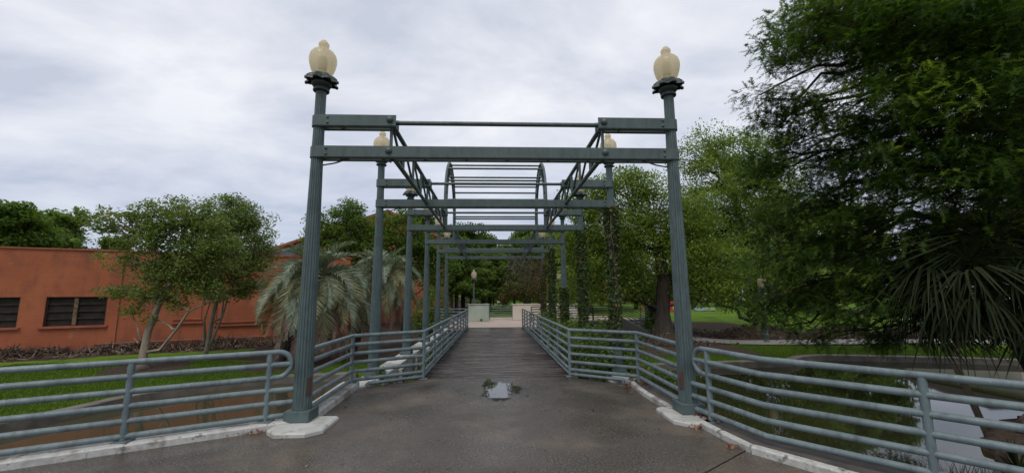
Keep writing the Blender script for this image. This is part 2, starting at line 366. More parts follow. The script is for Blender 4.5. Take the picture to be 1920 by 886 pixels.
def struct(name, mb, mat, smooth='auto'):
    o = part(name, mb, mat, None, smooth); o['kind'] = 'structure'; return o
def dup(o, loc=None, rz=None, scale=None, label=None, parent=None):
    c = o.copy(); COL.objects.link(c)
    if parent is not None: c.parent = parent
    if loc is not None: c.location = [float(x) for x in loc]
    if rz is not None: c.rotation_euler.z = rz
    if scale is not None: c.scale = (scale,)*3 if isinstance(scale, (int, float)) else scale
    if label: c['label'] = label
    for ch in list(o.children): dup(ch, parent=c)
    return c

# ------------------------------------------------------------------ terrain and water
WATER = -1.12
SHORE = np.array([(-16, -12), (-14.5, 2), (-12.4, 6.6), (-10.75, 9.2), (-10.1, 10.8), (-9.95, 12.0), (-9.3, 13.1), (-7.7, 14.5), (-6.2, 14.8), (-4.8, 15.0), (0, 15.5), (6.6, 15.9), (9.2, 16.25), (11.2, 16.15), (11.9, 16.6), (12.7, 17.3), (14, 17.6), (15.5, 17.2), (17.8, 16.6), (20.3, 15.7), (26, 12.5), (30, 9.8)], float)
NEAR = np.array([(30, 9.0), (16, 9.3), (12, 9.0), (10, 8.5), (8.9, 7.75), (8.35, 6.9), (7.9, 5.9), (7.6, 4), (7.4, -12)], float)
POND = np.concatenate([SHORE, NEAR])
def inpoly(x, y, P):
    ins = np.zeros(x.shape, bool); j = len(P)-1
    for i in range(len(P)):
        xi, yi = P[i]; xj, yj = P[j]
        c = ((yi > y) != (yj > y)) & (x < (xj-xi)*(y-yi)/((yj-yi) if yj != yi else 1e-9)+xi)
        ins ^= c; j = i
    return ins
def pdist(x, y, P, closed=True):
    d = np.full(x.shape, 1e9)
    for i in range(len(P)-(0 if closed else 1)):
        a, b = P[i], P[(i+1) % len(P)]; ab = b-a; L2 = ab@ab+1e-12
        t = np.clip(((x-a[0])*ab[0]+(y-a[1])*ab[1])/L2, 0, 1)
        d = np.minimum(d, np.hypot(x-a[0]-t*ab[0], y-a[1]-t*ab[1]))
    return d
def sst(a, b, x): t = np.clip((x-a)/(b-a), 0, 1); return t*t*(3-2*t)
PATH = np.array([(10.2, 27.0), (11.0, 24.7), (12.6, 22.9), (15.2, 22.0), (20.5, 22.0), (27, 21.2), (40, 17)], float)
BW0 = np.array([-22.32, 20.21]); BWD = np.array([.912, .411])           # long orange wall line
def land(x, y):
    z = np.full(x.shape, -.92)
    z = z+.08*sst(2, 8, pdist(x, y, POND))*(x < 0)
    back = sst(26, 42, y+.22*np.maximum(0, x-12)*0)
    z = z+.72*back+.35*sst(45, 110, y)
    pd = pdist(x, y, PATH, False)
    z = z+(x > 5)*(y > 18)*.50*np.exp(-((pd-2.6)/1.0)**2)*(y > 22.2+(x-15)*-.05)*(1+.5*np.sin(x*1.3))*sst(0, 1.2, pd-1.0)
    z = z+.03*np.sin(x*.9+y*.5)*np.sin(y*.8-x*.3)
    z = np.where((x > 6.5) & (y < 10), -.98+.1*sst(0, 2, x-9), z)
    return z
def H(x, y): return float(land(np.array([x], float), np.array([y], float))[0])
def axis(lo, hi, st, far):
    a = np.arange(lo, hi+1e-6, st); g = [st*1.35**k for k in range(1, 40)]
    out = np.cumsum(g); out = out[out < far]
    return np.concatenate([lo-out[::-1], a, hi+out])
gx = axis(-24, 27, .15, 900); gy = axis(-6, 34, .15, 900)
X, Y_ = np.meshgrid(gx, gy, indexing='ij'); x, y = X.ravel(), Y_.ravel()
ins = inpoly(x, y, POND); dd = pdist(x, y, POND)
z = land(x, y)
z = np.where(ins | ((dd < .05) & ~((x > 6.5) & (y < 10))), -1.9, z)
z = np.where((x > -7.0) & (x < 6.2) & (y < 7.9) & ins, -1.9, z)
mul = np.zeros(len(x))
t_ = (x-BW0[0])*BWD[0]+(y-BW0[1])*BWD[1]; n_ = -(x-BW0[0])*BWD[1]+(y-BW0[1])*BWD[0]      # n_ < 0 : in front of the wall
mul = np.maximum(mul, (x < -2)*sst(-3.4, -1.6, n_)*(t_ > -6))
mul = np.maximum(mul, (1-sst(.9, 2.0, np.hypot(x+13.0, y-16.6))))
mul = np.maximum(mul, (1-sst(.9, 2.2, np.hypot(x+13.4, y-9.6))))
mul = np.maximum(mul, (1-sst(1.2, 2.6, np.hypot(x+8.2, y-17.2))))
mul = np.maximum(mul, (1-sst(2.5, 4.5, np.hypot(x+6.4, y-20.2))))
mul = np.maximum(mul, (x < 0)*(x > -12)*sst(17.6, 18.8, y)*(y < 30))
pd = pdist(x, y, PATH, False)
mul = np.maximum(mul, (x > 5)*(1-sst(2.9, 3.9, pd))*(y > 21.6))
mul = np.maximum(mul, (1-sst(1.5, 3.4, np.hypot(x-10, y-23.6))))
mul = np.maximum(mul, .85*(x > 5)*(x < 12)*(y > 17.8+0*x)*(y < 24))
mul = np.maximum(mul, (1-sst(2.0, 3.2, np.hypot((x-15.5)*.7, y-32)))*.9)
mul = np.maximum(mul, .8*(x > 7)*(y < 9.5)*(1-sst(11, 14, x))*sst(-2, 2, y))
i, j = np.meshgrid(np.arange(len(gx)-1), np.arange(len(gy)-1), indexing='ij'); i, j = i.ravel(), j.ravel(); ny = len(gy)
mb = MB(); mb.add(np.stack([x, y, z], 1), np.stack([i*ny+j, (i+1)*ny+j, (i+1)*ny+j+1, i*ny+j+1], 1))
g_ = struct('ground', mb, 'ground', True)
a_ = g_.data.attributes.new('mulch', 'FLOAT', 'POINT'); a_.data.foreach_set('value', mul.astype(np.float32))
mb = MB(); mb.poly([(px, py, WATER) for px, py in POND][::-1], [list(range(len(POND)))])
wobj = struct('pond_water', mb, 'water', False)

def strip(name, line, half, z0, z1, mat, closed=False, zfun=None):       # a kerb-like band swept along a line
    P = np.array(line, float); T = np.gradient(P, axis=0); T /= np.linalg.norm(T, axis=1)[:, None]; Nn = np.stack([-T[:, 1], T[:, 0]], 1)
    lo, hi = (half if isinstance(half, tuple) else (-half, half)); n = len(P); b = .018
    prof = [(lo, z0), (lo, z1-b), (lo+b, z1), (hi-b, z1), (hi, z1-b), (hi, z0)]
    V = np.concatenate([np.concatenate([P+Nn*w, np.full((n, 1), zz) if zfun is None else zfun(P+Nn*w)[:, None]+zz], 1) for w, zz in prof]); q = []
    for k in range(5):
        for s in range(n-1): q.append((k*n+s, k*n+s+1, (k+1)*n+s+1, (k+1)*n+s))
    mb = MB(); mb.add(V, q); mb.ng += [[k*n for k in range(6)], [k*n+n-1 for k in range(5, -1, -1)]]
    return struct(name, mb, mat)
def dense(P, step=.4):
    P = np.array(P, float); out = []
    for a, b in zip(P[:-1], P[1:]):
        k = max(1, int(np.linalg.norm(b-a)/step)); out += [a+(b-a)*t/k for t in range(k)]
    return np.array(out+[P[-1]])
def smoothline(P, it=3):
    P = np.array(P, float)
    for _ in range(it):
        Q = [P[0]]
        for a, b in zip(P[:-1], P[1:]): Q += [a*.75+b*.25, a*.25+b*.75]
        P = np.array(Q+[P[-1]])
    return P
strip('pond_edge', smoothline(SHORE[1:10], 2), (-.08, .28), -1.8, -.885, 'edge')
strip('pond_edge', smoothline(SHORE[10:], 2), (-.08, .28), -1.8, -.89, 'edge')
mb = MB()
P = smoothline(PATH, 3); T = np.gradient(P, axis=0); T /= np.linalg.norm(T, axis=1)[:, None]; Nn = np.stack([-T[:, 1], T[:, 0]], 1); n = len(P)
rows = [P+Nn*w for w in np.linspace(-1.05, 1.05, 5)]
V = np.concatenate([np.concatenate([r_, (land(P[:, 0], P[:, 1])+.06)[:, None]], 1) for r_ in rows])
mb.add(V, [(k*n+s, k*n+s+1, (k+1)*n+s+1, (k+1)*n+s) for k in range(4) for s in range(n-1)])
struct('footpath', mb, 'path', True)

# ------------------------------------------------------------------ pavement, kerbs, deck, girders, plaza
LA, LB = np.array([-3.07, 5.86]), np.array([-4.30, 5.19]); LDIR = (LB-LA)/np.linalg.norm(LB-LA); LN = np.array([LDIR[1], -LDIR[0]])
LEND = LA+LDIR*7.5
CL, CR = np.array([-2.68, 6.02]), np.array([2.68, 6.02])
LM, LD = np.array([-2.75, 8.2]), np.array([-1.54, 9.0])
RM, RD = np.array([2.71, 8.14]), np.array([1.54, 9.0])
RA = np.array([2.78, 5.59]); RBEND = np.array([2.95, 4.72]); RB = gp(1727, 703, .965)[:2]
RBD = (RB-RBEND)/np.linalg.norm(RB-RBEND); REND = RBEND+RBD*6.5
left_in = [tuple(LEND+np.array([.07, -.1])), tuple(LB+np.array([.07, -.1])), tuple(LA+np.array([.07, -.1])), (-2.55, 6.1), (-2.60, 8.15), (-2.55, 8.3)]
right_in = [(2.5, 8.15), (2.5, 6.3), (2.58, 5.6), (2.66, 4.72), tuple(RB-np.array([.36, .24])), tuple(REND-np.array([.36, .24]))]
slab = [(-1.8, -7), (REND[0]-.36, -7)]
pavep = thing('pavement', 'wet brown exposed aggregate pavement before the bridge', 'pavement'); del pavep['category'], pavep['label']; pavep['kind'] = 'structure'
# two slabs with an open joint running to the right kerb
j0 = gp(1420, 832); j1 = gp(1250, 925); jd = (j1-j0)/np.linalg.norm(j1-j0); jn = np.array([-jd[1], jd[0]])*.007; far = j0+jd*7.5
main = [left_in[0], (far[0]-.5, far[1])] + [tuple((far[:2]+jn))] + [tuple(j0[:2]+jn)] + [(2.66, 4.75), (2.58, 5.6), (2.5, 6.3), (2.5, 8.15), (1.75, 8.72), (1.6, 8.985), (-1.6, 8.985), (-1.75, 8.75)] + left_in[::-1][:-1]
small = [tuple(far[:2]-jn), (REND[0]-.36, REND[1]-.24), tuple(RB-np.array([.36, .24])), (2.68, 4.64), tuple(j0[:2]-jn)]
for pl in (main, small):
    A = sum(a[0]*b[1]-b[0]*a[1] for a, b in zip(pl, pl[1:]+pl[:1]))
    if A < 0: pl = pl[::-1]
    mb = MB(); mb.prism([(float(a), float(b)) for a, b in pl], -.3, 0.); part('slab', mb, 'pave', pavep)
mb = MB(); mb.prism([(-9, -8), (8, -8), (4.2, 3.2), (2.9, 4.6), (2.6, 8.6), (-2.6, 8.6), (-2.9, 5.7), (-9, 2.4)], -1.9, -.31); struct('abutment', mb, 'verge')

strip('kerb', [tuple(LEND+LN*0), tuple(LB), tuple(LA), (-2.75, 6.03)], (-.14, .15), -.55, .085, 'white')
strip('kerb', dense([(-2.70, 6.12), (-2.74, 7.2), (-2.80, 8.35)], .5), (-.16, .17), -.55, .10, 'white')
strip('kerb', smoothline([(2.57, 8.1), (2.50, 7.2), (2.55, 6.3)], 2), (-.045, .045), -.3, .075, 'white')
strip('kerb', smoothline([(2.64, 5.56), (2.68, 5.1), (2.74, 4.66)], 2), (-.045, .045), -.3, .075, 'white')
strip('kerb', [(2.74, 4.64), tuple(RB-np.array([.30, .2])), tuple(REND-np.array([.30, .2]))], (-.05, .06), -.3, .08, 'white')
mb = MB(); vo_ = [(2.62, 8.3), (2.56, 6.3), (2.7, 5.6), (2.76, 4.66), tuple(RB-np.array([.23, .15])), tuple(REND-np.array([.23, .15])), tuple(REND+np.array([.25, .18])), tuple(RB+np.array([.2, .14])), (3.14, 4.78), (2.98, 5.6), (2.98, 8.3)]
mb.prism([(float(a), float(b)) for a, b in vo_], -.5, .045); struct('verge', mb, 'verge')
def pad(cx, cy, hx, hy, name):
    mb = MB(); b = .02
    pts = lambda e: [(cx-hx+e, cy-hy+.16), (cx-hx+.16, cy-hy+e), (cx+hx-.16, cy-hy+e), (cx+hx-e, cy-hy+.16), (cx+hx-e, cy+hy-.05), (cx+hx-.05, cy+hy-e), (cx-hx+.05, cy+hy-e), (cx-hx+e, cy+hy-.05)]
    v = [(x, y, 0.002) for x, y in pts(0)]+[(x, y, .06-b) for x, y in pts(0)]+[(x, y, .06) for x, y in pts(b)]
    f = [list(range(16, 24))]+[[k*8+i, k*8+(i+1) % 8, k*8+8+(i+1) % 8, k*8+8+i] for k in range(2) for i in range(8)]
    mb.poly(v, f); return struct(name, mb, 'pad')
pad(-2.57, 5.82, .35, .37, 'concrete_pad'); pad(2.64, 5.92, .33, .40, 'concrete_pad')

deck = thing('bridge_deck', '', ''); del deck['category'], deck['label']; deck['kind'] = 'structure'
protos = []
for k in range(6):
    mb = MB(); mb.box(-1.58, -.064, -.05, 1.58, .064, 0, bev=.01); protos.append(mb.mesh('plank', MT['plank'], smooth=False))
yy = 9.06; k = 0
while yy < 23.08:
    o = put('plank', protos[k % 6], deck); o.location = (random.uniform(-.015, .015), yy, random.uniform(-.005, .004)); o.rotation_euler = (random.uniform(-.012, .012), random.uniform(-.001, .001), random.uniform(-.0012, .0012))
    yy += .1455; k += 1
for sx in (-1.2, 0, 1.2):
    mb = MB(); mb.box(sx-.07, 9.0, -.35, sx+.07, 23.1, -.058); part('joist', mb, 'plank', deck)
for s in (-1, 1):
    mb = MB(); mb.box(s*2.47, 8.36, -.55, s*2.93, 23.4, -.005, bev=.015); struct('bridge_girder', mb, 'white')
    for k in range(7):
        mb = MB(); y0 = 8.7+k*2.1; mb.box(s*2.36, y0, -1.9, s*2.46, y0+.42, -.10); struct('girder_pier', mb, 'white')
pz = [(-3.2, 23.12), (3.1, 23.12), (3.5, 26.0), (6.9, 28.35), (8.6, 29.0), (10.35, 29.05), (9.0, 34), (-3.5, 34), (-4.2, 26)]
mb = MB(); mb.prism(pz, -.16, 0.); struct('plaza', mb, 'plaza')
mb = MB(); mb.prism([(x_*.985+.05, 29+(y_-29)*.985) for x_, y_ in pz], -1.5, -.161); struct('retaining_wall', mb, 'verge')

w = thing('concrete_wall', 'grey green stained concrete wall block at the far end of the bridge', 'wall', (-1.05, 28.3, 0))
mb = MB(); mb.box(-1.78, 28.15, 0.002, -.40, 28.6, 1.12, bev=.02); part('wall_block', mb, 'wallgrey', w)
mb = MB(); mb.box(-1.82, 28.10, 1.121, -.36, 28.65, 1.16, bev=.01); part('coping', mb, 'wallgrey', w)
mb = MB(); mb.box(-.98, 28.12, .06, -.84, 28.148, .18); mb.box(-.95, 28.11, .09, -.92, 28.12, .15); part('vent', mb, 'steel_dark', w)
w = thing('concrete_wall', 'beige concrete wall right of the gap at the end of the bridge', 'wall', (2.2, 29.2, 0))
mb = MB(); mb.box(1.24, 29.05, 0.002, 3.15, 29.5, 1.08, bev=.02); part('wall_block', mb, 'wallbeige', w)
mb = MB(); mb.box(1.20, 29.01, 1.081, 3.19, 29.54, 1.12, bev=.01); part('coping', mb, 'wallbeige', w)
w = thing('concrete_wall', 'long white wall behind the ivy covered columns', 'wall', (5, 30.2, 0))
mb = MB(); mb.box(3.2, 30.05, 0.002, 6.75, 30.4, 1.06, bev=.02); part('wall_block', mb, 'wallwhite', w)
mb = MB(); mb.box(3.2, 30.01, 1.061, 6.79, 30.44, 1.10, bev=.01); part('coping', mb, 'wallwhite', w)

# ------------------------------------------------------------------ lamp columns
ZL, ZU = 3.81, 4.29
def flute(r, z, th): return r*(1-.11*np.maximum(0, np.cos(th*18))**.6*(1 if z > .165 else 0))
def build_lamp_top(root, z0, globe='globe', k=1.0, n=32):
    mb = MB(); mb.lathe([(.085*k, z0), (.115*k, z0+.01), (.118*k, z0+.03), (.098*k, z0+.045), (.092*k, z0+.07), (.13*k, z0+.095), (.143*k, z0+.115), (.143*k, z0+.135), (.11*k, z0+.16), (.085*k, z0+.185), (.08*k, z0+.215)], n)
    part('capital', mb, 'steel_dark', root)
    z1 = z0+.215; mb = MB()
    def ruff(r, z, th): return r*(1+(.16*np.cos(th*8) if r > .15*k else 0))
    mb.lathe([(.08*k, z1), (.14*k, z1-.005), (.20*k, z1-.03), (.215*k, z1-.065), (.195*k, z1-.05), (.20*k, z1-.01), (.16*k, z1+.035), (.135*k, z1+.05)], 64, fn=ruff)
    for q in range(8):
        a = q*math.pi/4; mb.lathe([(.004, z1-.085), (.022*k, z1-.075), (.026*k, z1-.055), (.018*k, z1-.035), (.004, z1-.03)], 8, (math.cos(a)*.232*k, math.sin(a)*.232*k, 0))
    part('lamp_ruff', mb, 'steel_dark', root)
    z2 = z1+.05
    prof = [(.125, 0), (.15, .03), (.178, .08), (.2, .14), (.212, .2), (.21, .25), (.195, .295), (.165, .33), (.135, .35), (.118, .358), (.112, .366), (.085, .372), (.065, .385), (.063, .40), (.075, .412), (.083, .432), (.08, .455), (.062, .475), (.05, .485), (.045, .495), (.022, .507), (.004, .509)]
    mb = MB(); mb.lathe([(r*k*.94, z2+z*k*1.17) for r, z in prof], n)
    _g = part('lamp_globe', mb, globe, root)
    part('lamp_tube', MB().lathe([(.05*k, z2+.002), (.05*k, z2+.10), (.062*k, z2+.11), (.062*k, z2+.30), (.03*k, z2+.33)], 14), 'lampwhite', _g)
def column():
    root = thing('lamp_column', '', 'lamp column', (0, 0, 0), 'fluted lamp columns along the bridge')
    mb = MB(); mb.box(-.165, -.165, .004, .165, .165, .145, bev=.007); part('plinth', mb, 'steel', root)
    mb = MB(); zs = [.146, .16, .20, .6, 1.2, 1.9, 2.6, 3.3, 3.72]; rs = [.126, .126, .1245, .12, .116, .109, .100, .089, .083]
    mb.lathe([(r, z) for r, z in zip(rs, zs)]+[(.0825, 3.9), (.078, 4.2), (.077, 4.4), (.076, 4.76)], 120, fn=flute); part('shaft', mb, 'steel', root)
    build_lamp_top(root, 4.76)
    return root
col0 = column()
ordn = ['nearest', 'second', 'third', 'fourth', 'fifth', 'sixth and farthest']
extraL = [', standing on a white pad', ', rising behind the left railing', ', in front of the second palm', ', beside the leafy orange wall', ', thin and bare', ', at the far end of the deck']
extraR = [', standing on a white pad by the pond', ' with ivy up to the beam and bare fluted foot', ' densely wrapped in dark ivy', ' with ivy only on its lower half', ' wrapped in ivy to the beam', ', hung with dead brown vines']
cols = {}
for k in range(6):
    for s in (-1, 1):
        lab = f"{ordn[k]} fluted lamp column of the {'left' if s < 0 else 'right'} row{(extraL if s < 0 else extraR)[k]}"
        c = col0 if (k == 0 and s < 0) else dup(col0)
        c.location = (s*2.68, 6.02+3.41*k, .06 if k == 0 else 0.); c['label'] = lab; cols[s, k] = c
        if k == 0: c.scale = (1, 1, 5.58/5.64)
for s in (-1, 1):                        # a rusty hand-hole cover on each front column, facing the walk
    mb = MB(); a0 = math.pi if s > 0 else 0.
    aa = [a0+(-.55 if s < 0 else .55)+t for t in np.linspace(-.30, .30, 5)]
    v = [(.1225*math.cos(a), .1225*math.sin(a), zz) for zz in (.33, .57) for a in aa]+[(.13*math.cos(a), .13*math.sin(a), zz) for zz in (.33, .57) for a in aa]
    q = [(10+i, 11+i, 16+i, 15+i) for i in range(4)]+[(i, 1+i, 11+i, 10+i) for i in range(4)]+[(5+i, 15+i, 16+i, 6+i) for i in range(4)]+[(0, 10, 15, 5), (4, 9, 19, 14)]
    mb.add(v, q); o = part('access_cover', mb, 'rust', None, False, 'rusty brown cover plate low on the shaft'); o.parent = cols[s, 0]

# ------------------------------------------------------------------ overhead steel frame
fr = thing('pergola_frame', 'grey green steel pergola of beams, trusses and an arch over the bridge', 'pergola', (0, 6.02, ZL))
HB, DB = .0825, .098
def rcyl(mb, s, y, z0, z1, r=.099):
    th = np.linspace(0, math.pi, 13)+(math.pi/2 if s < 0 else -math.pi/2); th = th if True else th
    V = []; q = []
    for rr in (r, r-.012):
        for zz in (z0, z1):
            V += [(s*2.68+rr*math.cos(t), y+rr*math.sin(t), zz) for t in th]
    n = 13
    for i in range(n-1): q += [(i, i+1, n+i+1, n+i), (2*n+i+1, 2*n+i, 3*n+i, 3*n+i+1), (n+i, n+i+1, 3*n+i+1, 3*n+i), (i+1, i, 2*n+i, 2*n+i+1)]
    mb.add(V, q)
def beam(y, z, x0, x1, ends):
    mb = MB()
    for sy in (-1, 1):
        mb.box(x0, y+sy*DB-.006, z-HB, x1, y+sy*DB+.006, z+HB)
        mb.box(x0, y+sy*(DB-.035)-.028, z-HB-.012, x1, y+sy*(DB-.035)+.028, z-HB-.001)
    k = x0+.35
    while k < x1-.3: mb.box(k-.006, y-DB+.008, z-HB, k+.006, y+DB-.008, z+HB-.03); k += .62
    for s in ends: rcyl(mb, s, y, z-HB, z+HB)
    return mb
def bolt(x, y, z, r, parent):
    mb = MB(); v = []
    prof = [(r, 0), (r, -.3*r), (r*.8, -.62*r), (r*.4, -.85*r), (.001, -.92*r)]
    th = np.arange(12)*math.pi/6
    V = np.concatenate([np.stack([x+np.cos(th)*a, np.full(12, y+b), z+np.sin(th)*a], 1) for a, b in prof]); i = np.arange(12); j = (i+1) % 12
    mb.add(V, np.concatenate([np.stack([k*12+i, k*12+j, k*12+12+j, k*12+12+i], 1) for k in range(4)])); part('bolt', mb, 'beam', parent, True)
XT = 1.61
for k in range(6):
    y = 6.02+3.41*k
    b = part('cross_beam', beam(y, ZL, -2.70, 2.70, (-1, 1)), 'beam', fr)
    if k < 3:
        for s in (-1, 1):
            for dz in (-.042, .042): bolt(s*2.52, y-DB-.0065, ZL+dz, .02, b)
            bolt(s*XT, y-DB-.0065, ZL+.01, .05 if k == 0 else .042, b)
    for s in (-1, 1):
        xe = s*(XT-.09); x0, x1 = sorted((s*2.70, xe))
        b = part('bracket_beam', beam(y, ZU, x0, x1, (s,)), 'beam', fr)
        if k < 3:
            for dz in (-.042, .042): bolt(s*2.52, y-DB-.0065, ZU+dz, .02, b)
            bolt(s*XT, y-DB-.0065, ZU+.01, .05, b)
    mb = MB(); mb.tube([(-XT, y, ZU), (XT, y, ZU)], .034, 12); part('tie_rod', mb, 'beam', fr)
def truss(s, ya, yb, npan):
    t = part('truss', MB().tube([(s*XT, ya-.09, ZU), (s*XT, yb+.09, ZU)], .038, 12), 'beam', fr)
    part('chord', MB().tube([(s*XT, ya-.09, ZL), (s*XT, yb+.09, ZL)], .038, 12), 'beam', t)
    st = (yb-ya)/npan
    for i in range(npan+1):
        y = ya+i*st
        part('strut', MB().tube([(s*XT, y+.02, ZL), (s*XT, y+.02, ZU)], .024, 8), 'beam', t)
        if i < npan: part('diagonal', MB().tube([(s*XT, y+.04, ZU), (s*XT, y+st, ZL)], .022, 8), 'beam', t)
YB = [6.02+3.41*k for k in range(6)]
for s in (-1, 1):
    truss(s, YB[0], YB[2], 8); truss(s, YB[3], YB[5], 8)
    yc = (YB[2]+YB[3])/2; zc_ = 4.72; Ro, Ri = 1.66, 1.21
    arc = [(s*XT, yc-Ro, ZL)]+[(s*XT, yc-Ro*math.cos(a), zc_+Ro*math.sin(a)) for a in np.linspace(0, math.pi, 33)]+[(s*XT, yc+Ro, ZL)]
    a_ = part('arch_truss', MB().tube(arc, .04, 12), 'beam', fr)
    part('chord', MB().tube([(s*XT, yc-Ri, ZL)]+[(s*XT, yc-Ri*math.cos(a), zc_+Ri*math.sin(a)) for a in np.linspace(0, math.pi, 33)]+[(s*XT, yc+Ri, ZL)], .036, 12), 'beam', a_)
    N_ = 12
    for i in range(N_+1):
        a = math.pi*i/N_; b2 = math.pi*(i+1)/N_
        p = lambda rr, q: (s*XT, yc-rr*math.cos(q), zc_+rr*math.sin(q))
        part('strut', MB().tube([p(Ri, a), p(Ro, a)], .022, 8), 'beam', a_)
        if i < N_: part('diagonal', MB().tube([p(Ro, a), p(Ri, b2)], .02, 8), 'beam', a_)
for q in (0, 45, 90, 135, 180):
    for rr in (Ro, Ri):
        a = R(q); part('tie_rod', MB().tube([(-XT, yc-rr*math.cos(a), zc_+rr*math.sin(a)), (XT, yc-rr*math.cos(a), zc_+rr*math.sin(a))], .032, 10), 'beam', fr)
for s in (-1, 1):
    for k in (0, 1):
        y = YB[k]; P_ = [(s*2.58, y-.05, ZL-.20), (s*2.50, y-.05, ZL-.185), (s*2.40, y-.04, ZL-.165), (s*2.28, y-.03, ZL-.115), (s*2.2, y-.02, ZL-.09)]
        part('cable', MB().tube(smoothline(P_, 2), .011, 6), 'steel_dark', fr)

# ------------------------------------------------------------------ railings
HR = [.965, .80, .635, .47, .305, .14]; RR = .0345
def pipe(pts, r=RR, n=12): return MB().tube(pts, r, n)
def post(x, y, z0, z1, root, plate=True, r=.036):
    o = part('post', pipe([(x, y, z0), (x, y, z1)], r), 'rail', root)
    if plate: part('base_plate', MB().box(x-.085, y-.075, z0, x+.085, y+.075, z0+.014, bev=.004), 'rail', o)
def p3(p, z): return (float(p[0]), float(p[1]), z)
def near_rail(name, label, line, col, posts, zk):
    root = thing(name, label, 'railing', (*line[0], 0), 'grey pipe railings')
    e = (line[0]-line[1]); e = e/np.linalg.norm(e); A = line[0]
    arc = [p3(A+e*(.10+.165*math.sin(t)), .80+.165*math.cos(t)) for t in np.linspace(0, math.pi, 17)]
    up = [p3(q, .965) for q in line[::-1]]; dn = [p3(q, .635) for q in line]
    part('top_rail', pipe(up+arc+dn), 'rail', root, True)
    part('rail', pipe([p3(A+e*.262, .80)]+[p3(q, .80) for q in line]), 'rail', root)
    ce = (col-A); ln = np.linalg.norm(ce); ce = ce/ln
    for z in HR[3:]: part('rail', pipe([p3(A+ce*(ln-.115), z)]+[p3(q, z) for q in line]), 'rail', root)
    for q in posts: post(q[0], q[1], zk, .95, root)
    return root
near_rail('railing', 'weathered grey pipe railing curving out at the left foreground above the muddy water', [LA, LB, LEND], CL, [LA, LB, LB+LDIR*1.42, LB+LDIR*2.85], .086)
near_rail('railing', 'grey pipe railing bending round the right foreground beside the pond', [RA, RBEND, RB, REND], CR, [RA, RB, RB+RBD*1.5, RB+RBD*3.0], .046)
def bridge_rail(s, label, Cc, Mm, Dd):
    root = thing('railing', label, 'railing', (float(Dd[0]), float(Dd[1]), 0), 'grey pipe railings')
    E = np.array([s*1.50, 23.15]); e = (Mm-Cc)/np.linalg.norm(Mm-Cc)
    for k, z in enumerate(HR):
        if k < 5: line = [Cc+e*.115, Mm, Dd, E]
        else: line = None
        if line: part('top_rail' if k == 0 else 'rail', pipe([p3(q, z) for q in line]), 'rail', root)
    part('rail', pipe([p3(Cc+e*.115, .15), p3(Mm-e*.12, .15)]), 'rail', root)
    d = (Mm-Dd); ln = np.linalg.norm(d); d = d/ln
    part('rail', pipe([p3(Dd+d*(ln-.02), .15), p3(Dd, .15), p3(E, .15)]), 'rail', root)
    q = Dd+d*(ln-.30)
    part('rail', pipe([p3(q, .01), p3(q, .04), p3(q-d*.03, .055), p3(Dd, .055), p3(E, .055)]), 'rail', root)
    post(Mm[0], Mm[1], .10 if s < 0 else .046, .95, root); post(Dd[0], Dd[1], .003, .95, root)
    k = 1
    while 9+1.57*k < 23.3:
        y = 9+1.57*k; t = (y-9)/(23.15-9); xx = Dd[0]+(E[0]-Dd[0])*t; post(xx, y, .003, .95, root, False, .032); k += 1
bridge_rail(-1, 'grey pipe railing along the left side of the plank deck', CL, LM, LD)
bridge_rail(1, 'grey pipe railing along the right side of the plank deck, bushes behind it', CR, RM, RD)
def flat_rail(label, pts, mat='steel', h=(.98, .82, .66, .5, .34, .18), z=0., zend=None, n=2):
    root = thing('railing', label, 'railing', (*pts[0], z), 'grey pipe railings'); P = [np.array(p, float) for p in pts]
    zz = np.linspace(z, zend if zend is not None else z, len(P))
    for k, hh in enumerate(h): part('top_rail' if k == 0 else 'rail', MB().tube([p3(p, zq+hh) for p, zq in zip(P, zz)], .03, 8), mat, root)
    for a, b, za, zb in zip(P[:-1], P[1:], zz[:-1], zz[1:]):
        m_ = max(1, int(np.linalg.norm(b-a)/1.5))
        for i in range(m_+1):
            p = a+(b-a)*i/m_; q = za+(zb-za)*i/m_; part('post', MB().tube([p3(p, q+.002), p3(p, q+.97)], .03, 8), mat, root)
flat_rail('railing closing the gap between the two concrete walls at the far end', [(-.38, 30.6), (1.3, 30.6)])
flat_rail('short railing turning left at the far end of the deck', [(-1.62, 23.6), (-3.1, 23.5), (-4.0, 25.8)], 'rail')
flat_rail('dark railing in front of the long white wall', [(2.3, 26.6), (4.3, 28.1), (6.7, 28.6)], 'steel_dark')
flat_rail('dark railing between the white wall and the steps', [(6.75, 28.6), (8.5, 29.2)], 'steel_dark')
flat_rail('left handrail descending beside the steps', [(8.72, 28.85), (9.75, 26.95)], 'steel_dark', zend=-.68)
flat_rail('right handrail descending beside the steps', [(10.28, 29.3), (11.35, 27.4)], 'steel_dark', zend=-.68)

